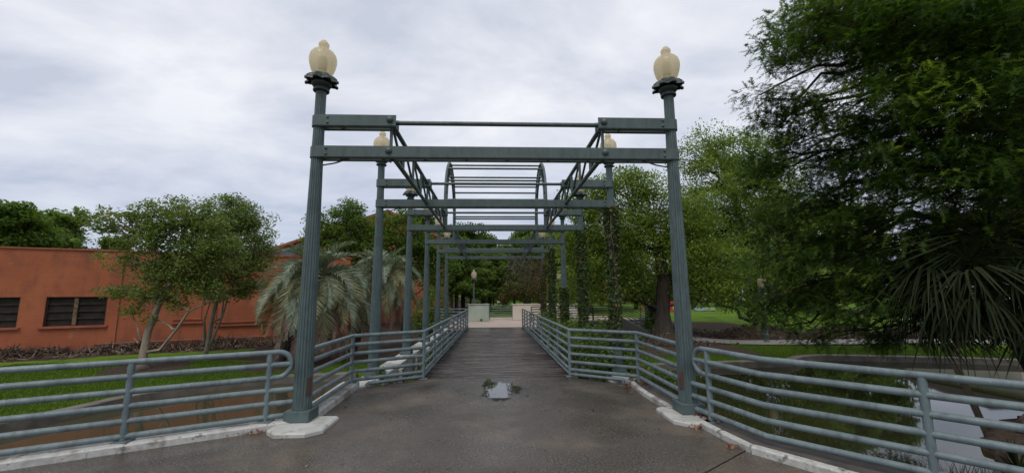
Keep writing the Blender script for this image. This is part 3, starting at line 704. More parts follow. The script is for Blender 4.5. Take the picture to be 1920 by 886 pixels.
# steps down to the path
st = thing('steps', 'concrete steps going down from the plaza beside the big dark trunk', 'steps', (9.9, 28, 0))
sd_ = np.array([1.05, -1.9]); sd_ /= np.linalg.norm(sd_); sn = np.array([-sd_[1], sd_[0]])
for k in range(5):
    a = np.array([9.5, 29.0])+sd_*(.40*k); mb = MB(); pts = [a-sn*.78, a+sd_*.43-sn*.78, a+sd_*.43+sn*.78, a+sn*.78]
    mb.prism([(float(p[0]), float(p[1])) for p in pts], -1.2-.001*k, -.002-.14*k); part('step', mb, 'path', st)
for s in (-1, 1):
    mb = MB(); a = np.array([9.5, 29.0])+sn*s*.86; b = a+sd_*2.15
    V = [p3(a-sn*.07, .14), p3(a+sn*.07, .14), p3(b+sn*.07, -.60), p3(b-sn*.07, -.60), p3(a-sn*.07, -1.2), p3(a+sn*.07, -1.2), p3(b+sn*.07, -1.2), p3(b-sn*.07, -1.2)]
    mb.poly(V, [[0, 1, 2, 3], [7, 6, 5, 4], [0, 4, 5, 1], [1, 5, 6, 2], [2, 6, 7, 3], [3, 7, 4, 0]]); part('stringer', mb, 'path', st)

# park lamps beyond
pl = thing('park_lamp', 'park lamp post with acorn globe behind the grey concrete wall', 'lamp post', (0, 0, 0), 'park lamp posts')
mb = MB(); mb.lathe([(.14, 0), (.14, .1), (.11, .14), (.11, .42), (.125, .45), (.08, .5), (.066, 1.5), (.058, 2.75)], 20); part('post', mb, 'steel', pl)
build_lamp_top(pl, 2.75, k=1.08, n=20)
pl.location = (-1.56, 31.2, 0)
p_ = at(1049, 560, 33.5); dup(pl, (p_[0], 33.5, 0), label='park lamp seen between the ivy covered columns')
p_ = at(1437, 634, 22.4); dup(pl, (14.7, 22.35, H(14.7, 22.35)), label='green park lamp on the mulch beside the path, top lost in foliage')
dup(pl, (10.55, 28.9, -.3), label='dark park lamp beside the steps near the big trunk')
p_ = at(1294, 545, 60.); dup(pl, (p_[0], 60., H(p_[0], 60)-1.1), label='distant lamp beyond the lawn right of the right front column')
sl = thing('bollard_lamp', 'low white globe lamp on the lawn seen between the two walls', 'lamp', (0, 0, 0), 'low globe lamps')
mb = MB(); mb.lathe([(.05, 0), (.05, 1.0)], 10); part('post', mb, 'steel_dark', sl)
mb = MB(); mb.lathe([(.06, 1.0), (.15, 1.06), (.19, 1.17), (.15, 1.29), (.05, 1.35)], 14); part('globe', mb, 'lampwhite', sl)
p_ = at(935, 566, 44.); sl.location = (p_[0], 44., p_[2]-1.17)
p_ = at(1085, 561, 38.); dup(sl, (p_[0], 38., p_[2]-1.17), label='low white globe lamp left of the third ivy column')

# ------------------------------------------------------------------ buildings
BN = np.array([-BWD[1], BWD[0]])         # into the building
def bw(t, n, z): p = BW0+BWD*t+BN*n; return (float(p[0]), float(p[1]), float(z))
def bbox(mb, t0, t1, n0, n1, z0, z1):
    v = [bw(t0, n0, z0), bw(t1, n0, z0), bw(t1, n1, z0), bw(t0, n1, z0), bw(t0, n0, z1), bw(t1, n0, z1), bw(t1, n1, z1), bw(t0, n1, z1)]
    mb.poly(v, [[3, 2, 1, 0], [4, 5, 6, 7], [0, 1, 5, 4], [1, 2, 6, 5], [2, 3, 7, 6], [3, 0, 4, 7]]); return mb
def bt(x, y):                            # wall coordinate t,z under a photo point
    d = _ray(x, y); nn = np.array([BN[0], BN[1], 0]); k = ((np.array([*BW0, 0])-CAM)@nn)/(d@nn); p = CAM+d*k
    return float((p[:2]-BW0)@BWD), float(p[2])
b1 = thing('orange_building', 'long low orange stucco building behind the crepe myrtles, dark shuttered windows', 'building', (float(BW0[0]), float(BW0[1]), -.9))
ZT = 4.05
ta, zb_ = bt(79, 612); tb, _ = bt(195, 612); _, zt_ = bt(140, 556); wW = tb-ta
wins = [(ta, tb)]; t2 = bt(30, 612)[0]; wins.append((t2-wW, t2)); wins.append((t2-wW*2-(ta-t2), t2-wW-(ta-t2)))
wins = sorted(wins); z0, z1 = zb_, zt_
mb = MB(); edges = [-14.]+[e for w_ in wins for e in w_]+[14.6]
for k in range(0, len(edges), 2): bbox(mb, edges[k], edges[k+1], 0, .3, -1.3, ZT)
for a, b in wins: bbox(mb, a, b, 0, .3, -1.3, z0); bbox(mb, a, b, 0, .3, z1, ZT); bbox(mb, a, b, .29, .31, z0, z1)
bbox(mb, -14, 14.6, .31, 5.2, -1.3, ZT-.35)
part('wall', mb, 'orange', b1)
mb = MB(); bbox(mb, -14, 14.68, -.06, .36, ZT+.001, ZT+.07); part('coping', mb, 'orange_trim', b1)
for a, b in wins:
    wd = part('window', bbox(MB(), a+.02, b-.02, .16, .2, z0+.02, z1-.02), 'shutter', b1)
    mid = (a+b)/2-.05
    f = MB()
    for q in ((a, a+.06), (b-.06, b)): bbox(f, *q, .08, .155, z0, z1)
    bbox(f, a+.06, b-.06, .08, .155, z1-.05, z1); part('frame', f, 'shutter_slat', wd)
    part('mullion', bbox(MB(), mid-.07, mid+.07, .06, .155, z0+.02, z1-.05), 'mullion', wd)
    for aa, bb in ((a+.06, mid-.07), (mid+.07, b-.06)):
        for i in range(3):
            zz = z0+(z1-z0)*(i+1)/4; part('rail', bbox(MB(), aa, bb, .10, .155, zz-.025, zz+.025), 'shutter_slat', wd)
    part('sill', bbox(MB(), a-.14, b+.12, -.09, .1, z0-.10, z0-.002), 'orange_trim', wd)
for (xa, ya), (xb, yb) in (((330, 560), (376, 602)), ((410, 556), (505, 605))):
    ta_, zt2 = bt(xa, ya); tb_, zb2 = bt(xb, yb)
    p_ = part('blind_panel', bbox(MB(), ta_, tb_, -.03, -.001, zb2, zt2), 'orange', b1)
    part('ledge', bbox(MB(), ta_-.1, tb_+.1, -.10, -.031, zb2-.09, zb2-.01), 'orange_trim', p_)
    part('ledge', bbox(MB(), ta_-.06, tb_+.06, -.08, -.031, zb2+.10, zb2+.15), 'orange_trim', p_)
for xx in (212, 398):                    # shallow pilasters
    tq = bt(xx, 600)[0]; part('pilaster', bbox(MB(), tq-.16, tq+.16, -.045, -.001, -1.2, ZT-.05), 'orange', b1)
q0, q1 = bt(176, 645), bt(505, 630)
part('wall_pipe', MB().tube([bw(q0[0], -.07, q0[1]), bw((q0[0]+q1[0])/2, -.07, (q0[1]+q1[1])/2+.01), bw(14, -.07, q1[1]+.02)], .032, 8), 'pipe', b1)
part('door', bbox(MB(), 13.0, 13.9, -.03, -.001, -.9, 1.1), 'shutter', b1)

G0 = np.array([-4.35, 37.0]); GD = -BWD; GN = BN      # gabled hall behind
def gw(s, n, z): p = G0+GD*s+GN*n; return (float(p[0]), float(p[1]), float(z))
b2 = thing('gabled_building', 'tall orange gabled building with glazed rake half hidden by trees', 'building', (float(G0[0]), float(G0[1]), -.9))
zs = lambda s: 8.75-.44*abs(s-5.2)
prof = [(0, -1.2), (0, zs(0)), (5.2, zs(5.2)), (14.4, zs(14.4)), (14.4, -1.2)]
def gprism(mb, pr, n0, n1):
    n = len(pr); v = [gw(s, n0, z) for s, z in pr]+[gw(s, n1, z) for s, z in pr]
    mb.poly(v, [list(range(n)), list(range(2*n-1, n-1, -1))]+[[(i+1) % n, i, n+i, n+(i+1) % n] for i in range(n)]); return mb
part('wall', gprism(MB(), prof, 0, 14), 'orange', b2)
for a, b in ((-.2, 5.2), (5.2, 14.7)):
    part('rake', gprism(MB(), [(a, zs(a)+.02), (a, zs(a)+.24), (b, zs(b)+.24), (b, zs(b)+.02)], -.25, 14.2), 'orange_trim', b2)
bd = part('glass_band', gprism(MB(), [(7.0, zs(7)-.95), (7.0, zs(7)-.10), (14.1, zs(14.1)-.10), (14.1, zs(14.1)-.95)], -.04, -.001), 'orange_trim', b2)
for k in range(6):
    a = 7.1+k*1.17; b = a+1.05; part('pane', gprism(MB(), [(a, zs(a)-.85), (a, zs(a)-.2), (b, zs(b)-.2), (b, zs(b)-.85)], -.05, -.041), 'glass', bd)
part('cornice', gprism(MB(), [(7.0, 3.9), (7.0, 4.1), (14.5, 4.1), (14.5, 3.9)], -.12, -.001), 'orange_trim', b2)
# pale house far right, seen mostly as a reflection
ph = thing('pale_house', 'pale house across the water behind the fan palm', 'building', (38, 27, -.8))
ph.rotation_euler.z = 0
part('wall', MB().box(33, 25.5, -1.2, 47, 33, 2.7), 'cream', ph)
mb = MB(); mb.poly([(32.5, 25, 2.71), (47.5, 25, 2.71), (47.5, 33.5, 2.71), (32.5, 33.5, 2.71), (35, 29.2, 4.3), (45, 29.2, 4.3)], [[3, 2, 1, 0], [0, 1, 5, 4], [1, 2, 5], [2, 3, 4, 5], [3, 0, 4]]); part('roof', mb, 'shutter_slat', ph, False)
for k in range(4):
    x_ = 34.5+k*3.2; wd = part('window', MB().box(x_, 25.44, .2, x_+1.3, 25.499, 1.8), 'glass', ph); part('frame', MB().box(x_-.08, 25.40, 1.801, x_+1.38, 25.498, 1.9), 'wallwhite', wd)

# ------------------------------------------------------------------ vegetation tools
def unit(v): return v/(np.linalg.norm(v, axis=-1, keepdims=True)+1e-9)
def rdir(n): return unit(rng.normal(size=(n, 3)))
def leaves(mb, P, ln, wd, tint, up=.6, droop=0., out=None, tri=False):
    n = len(P); u = rng.normal(size=(n, 3)); u[:, 2] *= .6; u = unit(u)
    if out is not None: u = unit(u+out)
    u[:, 2] -= droop; u = unit(u)
    nr = rng.normal(size=(n, 3)); nr[:, 2] = np.abs(nr[:, 2])+up; v = unit(np.cross(nr, u))
    ln = np.broadcast_to(ln, (n,))[:, None]; wd = np.broadcast_to(wd, (n,))[:, None]
    tt = np.clip(np.repeat(tint, 3 if tri else 4), 0, 1)
    if tri:
        V = np.stack([P-v*wd/2, P+v*wd/2, P+u*ln], 1).reshape(-1, 3); mb.add(V, t=np.arange(3*n).reshape(-1, 3), tint=tt)
    else:
        V = np.stack([P-u*ln/2, P+v*wd/2-u*ln*.08, P+u*ln/2, P-v*wd/2-u*ln*.08], 1).reshape(-1, 3); mb.add(V, np.arange(4*n).reshape(-1, 4), tint=tt)
def px(x, y, Y, r, flat=1.0, deep=1.0):   # a blob of foliage at the place seen at x, y and distance Y
    d = _ray(x, y); k = Y/d[1]; p = CAM+d*k; w = r/F*k
    return (p[0], p[1], p[2], w, w*deep, w*flat)
def clumps(blobs, n, lo=.45):
    B = np.array(blobs, float); vol = (B[:, 3]*B[:, 4]*B[:, 5])**.75; idx = rng.choice(len(B), n, p=vol/vol.sum())
    r = rng.uniform(lo**3, 1, n)**(1/3); return B[idx, :3]+rdir(n)*r[:, None]*B[idx, 3:], idx
def sag(a, b, k=.12, n=7, wob=.05):
    a, b = np.array(a, float), np.array(b, float); t = np.linspace(0, 1, n)[:, None]; L_ = np.linalg.norm(b-a)
    p = a+(b-a)*t; p[:, 2] += (L_*k*np.sin(t*math.pi))[:, 0]; p[1:-1] += rng.normal(size=(n-2, 3))*L_*wob; return p
def tree(name, label, base, trunk, blobs, nclump, per, cr, lf, leafm, barkm, r0=.3, group=None, lo=.45, twigs=.5, cat='tree', flat=.6, up=.6, droop=0., limb_r=None, root=None, forks=None, fr_=.06):
    root = thing(name, label, cat, base, group)
    part('trunk', MB().tube(trunk, np.linspace(r0, r0*.45, len(trunk)) if np.isscalar(r0) else r0, 14), barkm, root, True)
    fl = MB(); th = np.linspace(0, 2*math.pi, 7)[:-1]
    C, idx = clumps(blobs, nclump, lo); tp = np.array(trunk, float); lr = limb_r or (np.max(r0)*.34)
    for f in (forks or []): part('trunk', MB().tube(f, np.linspace(fr_, fr_*.4, len(f)), 10), barkm, root, True)
    allp = np.concatenate([tp]+[np.array(f, float) for f in (forks or [])])
    for b, B in enumerate(blobs):
        c = np.array(B[:3]); cand = allp[len(allp)//3:] if len(allp) > 4 else allp
        sc_ = np.linalg.norm(cand-c, axis=1)+np.maximum(0, cand[:, 2]-c[2]+.3)*1.5
        a = cand[np.argmin(sc_)]; P = sag(a, c, .08, 8, .03); mb = MB(); mb.tube(P, np.linspace(lr, lr*.25, 8), 7)
        for cc in C[idx == b]:
            if rng.random() < twigs:
                mb.tube(sag(P[rng.integers(3, 8)], cc, .05, 4, .06), np.linspace(lr*.25, lr*.07, 4), 4, False)
        part('branch', mb, barkm, root, True)
    mb = MB(); n = nclump*per
    ct = np.repeat(np.clip(rng.normal(.45, .17, nclump), .05, .9), per)
    off = rdir(n)*(rng.random(n)**.45)[:, None]*cr*np.repeat(rng.uniform(.6, 1.25, nclump), per)[:, None]; off[:, 2] *= flat
    P = np.repeat(C, per, 0)+off
    leaves(mb, P, lf[0]*rng.uniform(.7, 1.3, n), lf[1]*rng.uniform(.7, 1.3, n), ct+rng.normal(0, .13, n), up, droop)
    part('crown', mb, leafm, root, False, kind='stuff')
    return root

# crepe myrtles
y = 16.5
P = lambda a, b, Y=None: tuple(at(a, b, Y or y))
tree('crepe_myrtle', 'leaning crepe myrtle with pale bare trunk and swollen base, left of its neighbour', (-13.05, 16.4, -.9),
     [(-13.05, 16.4, -.95), P(268, 668), P(278, 620), P(298, 570), P(320, 525), P(335, 490), P(345, 455)],
     [px(200, 415, y, 26), px(235, 425, y, 34), px(270, 400, y, 30), px(305, 408, y, 40), px(350, 400, y, 38), px(255, 455, y, 34), px(310, 450, y, 42), px(365, 440, y, 42), px(205, 480, y, 24, .6), px(240, 495, y, 26, .6), px(225, 545, y, 26, .5), px(270, 560, y, 28, .6), px(300, 500, y, 30), px(320, 560, y, 26, .7), px(240, 580, y, 20, .5), px(345, 500, y, 34), px(400, 420, y, 34), px(185, 425, y, 16, .7), px(370, 480, y-.3, 32), px(335, 575, y, 14, .9), px(285, 595, y, 14, .9), px(395, 395, y, 20), px(375, 530, y, 24), px(330, 530, y, 28), px(290, 540, y, 22), px(400, 545, y, 22), px(420, 470, y, 36), px(390, 500, y, 30), px(275, 520, y, 24)],
     500, 44, .42, (.125, .065), 'lf_myrtle', 'bark_pale', [.28, .135, .115, .10, .08, .06, .04], 'crepe myrtles by the orange wall', limb_r=.045, lo=.3,
     forks=[[P(272, 660), P(300, 655), P(330, 618), P(355, 582), P(385, 570), P(410, 555)], [P(298, 570), P(296, 535), P(300, 505), P(290, 470)]])
y = 19.5
tree('crepe_myrtle', 'dense upright crepe myrtle with several thin stems, right of the leaning one', (-13.0, 19.6, -.9),
     [(-13.0, 19.6, -.95), P(388, 655), P(396, 610), P(404, 570), P(410, 530), P(420, 490), P(430, 440)],
     [px(420, 410, y, 38), px(455, 405, y, 34), px(480, 430, y, 34), px(400, 450, y, 36), px(440, 455, y, 44), px(480, 470, y, 34), px(410, 500, y, 40), px(455, 505, y, 42), px(495, 490, y, 24), px(395, 540, y, 28, .8), px(435, 545, y, 30, .8), px(375, 480, y, 30), px(470, 545, y, 22, .8), px(380, 410, y, 28), px(440, 385, y, 24), px(510, 465, y, 14), px(490, 520, y, 20), px(385, 435, y, 34), px(395, 480, y, 32), px(370, 530, y, 24), px(455, 415, y, 30)],
     620, 44, .48, (.125, .065), 'lf_myrtle2', 'bark_pale', .11, 'crepe myrtles by the orange wall', limb_r=.045, lo=.3,
     forks=[[P(392, 652), P(405, 620), P(418, 590), P(428, 555), P(445, 520)], [P(385, 645), P(383, 600), P(396, 560)], [P(397, 605), P(415, 595), P(420, 560)]])
# trees in front of the gabled building
y = 30.5
tree('leafy_tree', 'leafy tree above the big drooping palm, orange wall showing through', (-11.5, 30.3, -.6), [(-11.5, 30.3, -.7), P(628, 560), P(636, 500), P(640, 450)],
     [px(640, 405, y, 30), px(615, 432, y, 26), px(668, 420, y, 26), px(640, 445, y, 32), px(610, 470, y, 28), px(680, 450, y, 30), px(655, 480, y, 32), px(695, 480, y, 24), px(600, 415, y, 16), px(660, 395, y, 20), px(700, 440, y, 22), px(590, 450, y, 20), px(625, 500, y, 26), px(720, 500, y, 22)],
     300, 80, .75, (.17, .10), 'lf_dark', 'bark_dark', .2, 'trees before the gabled building', lo=.35)
y = 29.5
tree('leafy_tree', 'leafy tree behind the second palm, right of its neighbour and before the orange wall', (-6.3, 29.5, -.6), [(-6.3, 29.5, -.7), P(762, 560), P(768, 500), P(765, 450)],
     [px(730, 420, y, 26), px(765, 415, y, 28), px(740, 455, y, 34), px(785, 450, y, 30), px(760, 490, y, 32), px(800, 470, y, 26), px(815, 505, y, 26), px(790, 520, y, 24), px(820, 540, y, 22), px(835, 470, y, 20), px(705, 470, y, 20), px(845, 500, y, 18)],
     290, 75, .75, (.17, .10), 'lf_dark', 'bark_dark', .2, 'trees before the gabled building', lo=.35)

# oaks on the right bank
y = 24.3
tree('oak', 'spreading oak with thick dark trunk beside the steps and path', (9.95, 24.5, -.85),
     [(9.95, 24.5, -1.0), (9.97, 24.5, -.6), (9.9, 24.5, .6), P(1245, 520, 24.5), P(1235, 470, 24.5), P(1220, 420, 24.5)],
     [px(1080, 405, y, 42), px(1115, 372, y, 42), px(1160, 360, y, 46), px(1205, 345, y, 34), px(1235, 395, y, 52), px(1150, 425, y, 60, 1, 1.2), px(1200, 465, y, 58), px(1105, 470, y, 48), px(1085, 525, y, 40), px(1140, 525, y+.5, 46), px(1195, 530, y+1, 40), px(1285, 470, y, 58), px(1300, 410, y, 50), px(1320, 540, y-1, 42, .8), px(1075, 460, y, 34), px(1270, 520, y+1, 40, .7), px(1360, 500, y-1, 46), px(1065, 545, y+2, 30), px(1110, 560, y+3, 26, .7)],
     760, 85, .95, (.17, .08), 'lf_oak', 'bark_dark', [.85, .56, .43, .40, .30, .15], 'oaks on the right bank', lo=.4, limb_r=.10, droop=.5)
y = 27.5
tree('oak', 'taller rounded oak behind the right front column, pale green crown against the sky', (18, 28, -.6), [(18, 28, -.7), P(1405, 540, 28), P(1395, 450, 28), P(1375, 360, 28)],
     [px(1330, 268, y, 34), px(1300, 300, y, 42), px(1365, 290, y, 46), px(1415, 285, y, 44), px(1340, 350, y, 60), px(1405, 365, y, 64), px(1460, 345, y, 56), px(1370, 430, y, 72), px(1440, 440, y, 74), px(1350, 510, y-1, 56, .8), px(1420, 530, y-1, 62, .7), px(1480, 510, y-1, 56, .8), px(1315, 440, y, 52), px(1285, 365, y, 36), px(1390, 565, y-2, 36, .5), px(1310, 560, y-1, 30, .5)],
     760, 85, 1.0, (.18, .085), 'lf_oak', 'bark_dark', .42, 'oaks on the right bank', lo=.45, limb_r=.14, droop=.5)

# the big bald cypress overhanging the pond
cy = thing('bald_cypress', 'huge dark feathery cypress overhanging the pond on the right', 'tree', (14.6, 9.9, -.9))
part('trunk', MB().tube([(14.6, 9.9, -1.2), (14.6, 9.9, -.4), (14.55, 9.95, 1), (14.5, 10, 4), (14.4, 10, 9), (14.2, 10, 15)], [.95, .65, .5, .45, .34, .12], 16), 'bark_red', cy, True)
blob = [(1500, 50, 10, 62), (1480, 110, 10, 42), (1560, 30, 10, 85), (1625, 110, 10.5, 66), (1445, 185, 10.5, 40), (1425, 178, 10.5, 22), (1500, 205, 10.5, 52), (1585, 195, 10, 60), (1460, 235, 11, 48), (1500, 290, 11, 66), (1570, 330, 11, 70), (1440, 320, 11.5, 52), (1520, 390, 11, 74), (1505, 470, 11.5, 74), (1565, 490, 11, 76), (1480, 545, 12, 52), (1437, 580, 12, 34), (1540, 585, 11.5, 62), (1600, 555, 11, 66), (1620, 620, 11, 46), (1680, 635, 10.5, 36), (1470, 610, 12, 34), (1520, 640, 12, 30), (1425, 420, 12, 40), (1430, 500, 12, 40),
        (1680, 50, 9, 100), (1780, 60, 8.5, 120), (1885, 80, 8.5, 130), (1700, 190, 9, 100), (1820, 200, 8.5, 120), (1905, 230, 8.5, 110), (1660, 320, 9.5, 84), (1750, 330, 9, 100), (1860, 350, 8.5, 120), (1680, 450, 10, 80), (1760, 460, 9.5, 90), (1860, 470, 9, 110), (1670, 540, 10, 66), (1760, 150, 11, 110), (1860, 300, 11, 110), (1660, 260, 11, 70), (1640, 400, 11, 60), (1600, 20, 12, 100), (1720, -20, 11, 140), (1860, -40, 10, 150)]
BL = [px(a, b, c, d, .75, 1.0) for a, b, c, d in blob]+[(16.6, 10.5, 7, 1.9, 1.9, 1.4), (16.2, 8.6, 5, 1.8, 1.8, 1.2), (17, 11.5, 4.6, 1.9, 1.9, 1.2), (15.8, 11, 10, 1.9, 1.9, 1.5), (15, 9.2, 12.5, 1.7, 1.7, 1.5), (14.4, 10.2, 14.6, 1.3, 1.3, 1.4)]
trk = np.array([(14.5, 10, z) for z in np.linspace(1.2, 12, 14)])
C, idx = clumps(BL, 2750, .3)
for b, B in enumerate(BL):
    c = np.array(B[:3]); a = trk[np.argmin(np.abs(trk[:, 2]-(c[2]+.18*np.hypot(*(c[:2]-trk[0, :2])))))]
    Pq = sag(a, c, .07, 10, .02); mb = MB(); mb.tube(Pq, np.linspace(.11, .02, 10), 7)
    for cc in C[idx == b][::2]: mb.tube(sag(Pq[rng.integers(5, 10)], cc, .03, 4, .06), np.linspace(.022, .006, 4), 4, False)
    part('branch', mb, 'bark_red', cy, True)
def sprays(mb, C, per, K, cr, ln, lw, trunk_xy, tmean=.42):
    n = len(C)*per; P0 = np.repeat(C, per, 0); off = rdir(n)*(rng.random(n)**.5)[:, None]*cr; off[:, 2] *= .45; P0 = P0+off
    d = P0-np.array([*trunk_xy, 0]); d[:, 2] = 0; d = unit(unit(d)*.5+rdir(n)*1.0); d[:, 2] = d[:, 2]*.6-rng.uniform(-.1, .45, n); d = unit(d)
    s = unit(np.cross(d, np.array([0, 0, 1.]))); L_ = rng.uniform(.22, .48, n)
    tn = np.repeat(np.clip(rng.normal(tmean, .27, len(C)), .0, 1.), per)+rng.normal(0, .08, n)
    t = np.linspace(.05, 1, K); sg = np.where(np.arange(K) % 2, 1., -1.)
    Q = P0[:, None]+d[:, None]*(L_[:, None]*t)[..., None]; Q[..., 2] -= (L_[:, None]*t**2)*.22
    ld = s[:, None]*sg[None, :, None]*.8+d[:, None]*.75+rng.normal(0, .25, (n, K, 3)); ld = unit(ld)
    l_ = ln*(1-.55*t)[None, :, None]*rng.uniform(.8, 1.2, (n, 1, 1)); w_ = d[:, None]*lw
    V = np.stack([Q-w_, Q+w_, Q+ld*l_], 2).reshape(-1, 3)
    mb.add(V, t=np.arange(len(V)).reshape(-1, 3), tint=np.clip(np.repeat(tn, K*3)+np.tile(np.repeat(t*.12, 3), n), 0, 1))
mb = MB(); sprays(mb, C, 17, 20, .5, .12, .015, (14.5, 10), .38); part('crown', mb, 'lf_cypress', cy, False, kind='stuff')

# far broadleaf trees: three grown once, copied round the park
def far_tree(label, h, w, seed, leafm):
    global rng
    keep = rng; rng = np.random.default_rng(seed); B = []
    for k in range(13):
        a = rng.uniform(0, 6.28); z = rng.uniform(.20, .92)*h; rad = w*math.sin(min(1, (1-z/h)*1.5+.22)*math.pi/2)*rng.uniform(.25, .72)
        s = rng.uniform(.22, .34)*w; B.append((rad*math.cos(a), rad*math.sin(a), z, s*1.15, s*1.15, s*.85))
    B += [(0, 0, h*.6, w*.45, w*.45, h*.26), (0, 0, h*.88, w*.26, w*.26, h*.1)]
    t = tree('park_tree', label, (0, 0, 0), [(0, 0, -.4), (0, 0, .3), (.05, 0, h*.25), (0, .1, h*.5), (0, 0, h*.75)], B, 230, 75, .08*h, (.34, .18), leafm, 'bark_dark', [.42, .30, .24, .2, .1], 'trees across the park', twigs=.15, limb_r=.08, lo=.4, droop=.3)
    rng = keep; return t
FT = [far_tree('', 10, 4.6, 11, 'lf_far'), far_tree('', 11, 4.0, 12, 'lf_dark'), far_tree('', 9.5, 5.4, 13, 'lf_oak')]
spots = [  # photo x of the trunk, distance, height scale, kind, what tells it apart
 (868, 48, .94, 1, 'dark tree behind the far park lamp'), (905, 55, .92, 1, 'dark green tree right behind the grey wall block'), (845, 60, 1.1, 0, 'tree seen between the last left columns'), (945, 68, .95, 1, 'tree centred beyond the railing gap'),
 (985, 50, .92, 1, 'tall dark tree above the beige wall'), (1012, 58, 1.1, 0, 'tree behind the dead vine tangle'), (1040, 46, .95, 2, 'light green tree behind the fifth right column'), (1085, 52, 1.05, 2, 'light green tree between the ivy columns'), (1148, 50, .95, 2, 'tree with slim trunk on the lawn left of the steps'),
 (1192, 55, 1.0, 2, 'tree with slim trunk on the lawn above the steps'), (1128, 66, 1.15, 0, 'tree on the far lawn behind the second right column'), (1345, 62, 1.0, 1, 'dark tree at the top of the right lawn'), (1420, 66, 1.1, 0, 'tree beyond the right lawn above the pale cars'), (1500, 44, 1.1, 1, 'dark tree beyond the path behind the cypress sprays'), (1272, 70, 1.2, 1, 'dark tree behind the right front column'),
 (1560, 40, 1.12, 0, 'broad tree across the path behind the hanging cypress'), (1640, 42, 1.05, 1, 'last tall tree before the open sky across the water'), (-5, 36, .93, 1, 'dark tree over the left end of the orange building'), (72, 46, 1.16, 0, 'hazy tree rising over the orange parapet'), (128, 50, .99, 0, 'low tree over the orange parapet by the crepe myrtle'), (-75, 42, 1.0, 1, 'tree at the left edge behind the orange building'), (185, 52, .95, 0, 'tree peeping left of the leaning crepe myrtle'), (1690, 60, .5, 2, 'small tree beyond the fan palm'), (1770, 55, .42, 2, 'low tree right of the small one across the water'), (1850, 52, .45, 0, 'low tree beside the pale house'), (1960, 50, .5, 2, 'low tree past the pale house'), (825, 75, 1.2, 1, 'far tree left of the lamp, mostly hidden'), (882, 66, .62, 0, 'small tree low behind the grey wall block'), (925, 74, .6, 1, 'small tree low beyond the lamp and railing gap'), (965, 62, .55, 0, 'small tree low beyond the beige wall edge'), (1075, 72, .75, 2, 'small light tree low between the ivy columns'), (1170, 78, .8, 0, 'small tree far off over the steps'), (1240, 84, .8, 1, 'small dark tree far off behind the big trunk'), (856, 42, .72, 1, 'bushy dark tree between the last left column and the lamp'), (918, 46, .70, 0, 'green tree right of the far park lamp'), (992, 42, .74, 1, 'bushy dark tree behind the reddening shrub'), (778, 44, 1.0, 1, 'dark tree past the right end of the gabled building'), (1105, 44, .85, 2, 'pale green tree between the second and third ivy columns'), (1300, 52, .9, 2, 'pale green tree just right of the right front column')]
for k, (xx, Yd, s, kd, lab) in enumerate(spots):
    p_ = at(xx, 560, Yd); o = dup(FT[kd], (p_[0], Yd, H(p_[0], Yd)-.1), random.uniform(0, 6.28), (s*random.uniform(.92, 1.15), s*random.uniform(.92, 1.15), s), lab)
for f in FT:
    def kill(o):
        for c in list(o.children): kill(c)
        bpy.data.objects.remove(o)
    kill(f)

B = []
for q in range(120):
    a = -1.25+2.5*q/119+rng.normal(0, .02); rr = rng.uniform(88, 112); hh = rng.uniform(3.2, 6.5) if a < .72 else rng.uniform(1.6, 2.6)
    B.append((rr*math.sin(a), rr*math.cos(a), .3+hh*.45, 4.5, 4.5, hh*.62))
C, idx = clumps(B, 2600, .5); per = 42; n = len(C)*per; mb = MB(); off = rdir(n)*(rng.random(n)**.5)[:, None]*1.2
leaves(mb, np.repeat(C, per, 0)+off, .62*rng.uniform(.7, 1.3, n), .34, np.repeat(np.clip(rng.normal(.4, .2, len(C)), 0, 1), per)+rng.normal(0, .12, n), .5)
o = part('far_wood', mb, 'lf_far', None, False, loc=(0, 95, 0)); tag(o, 'far belt of woodland closing the park behind everything', 'wood', None, 'stuff')

# ------------------------------------------------------------------ palms
def frond_mesh(e0, bend, L_, mat, seed, nl=56, ll=.54):
    r_ = np.random.default_rng(seed); n = 14; mb = MB(); p = np.zeros(3); pts = [p.copy()]; tan = []
    for i in range(n):
        a = e0-bend*((i+.5)/n)**1.15; d = np.array([math.cos(a), 0, math.sin(a)]); p = p+d*L_/n; pts.append(p.copy()); tan.append(d)
    pts = np.array(pts); tan.append(tan[-1]); tan = np.array(tan)
    mb.tube(pts, np.linspace(.022, .004, n+1), 5, tint=.7)
    for s in (-1, 1):
        t = np.linspace(.16, 1, nl); f = t*n; i0 = np.minimum(f.astype(int), n-1); w = (f-i0)[:, None]
        P = pts[i0]*(1-w)+pts[i0+1]*w; T = tan[i0]
        up = np.cross(T, np.array([0, 1., 0])); up = np.where(up[:, 2:3] < 0, -up, up)
        D = unit(T*.72+np.array([0, s*.62, 0])+up*.42+r_.normal(0, .10, (nl, 3))); l_ = ll*np.sin(np.clip(t*.86+.2, 0, 1)*math.pi*.92+.12)[:, None]+.10
        g = np.array([0, 0, -1.]); mid = P+D*l_*.5+g*l_*.06; tip = P+D*l_*.95+g*l_*.20; wv = T*.0145
        V = np.stack([P-wv, P+wv, mid+wv*1.1, mid-wv*1.1, tip], 1).reshape(-1, 3); b = np.arange(nl)*5
        tn = np.repeat(np.clip(r_.normal(.42, .28, nl), 0, 1), 5)
        mb.add(V, np.stack([b, b+1, b+2, b+3], 1), np.stack([b+3, b+2, b+4], 1), tint=tn)
    return mb.mesh('frond', MT[mat], smooth=False)
FRX = 0
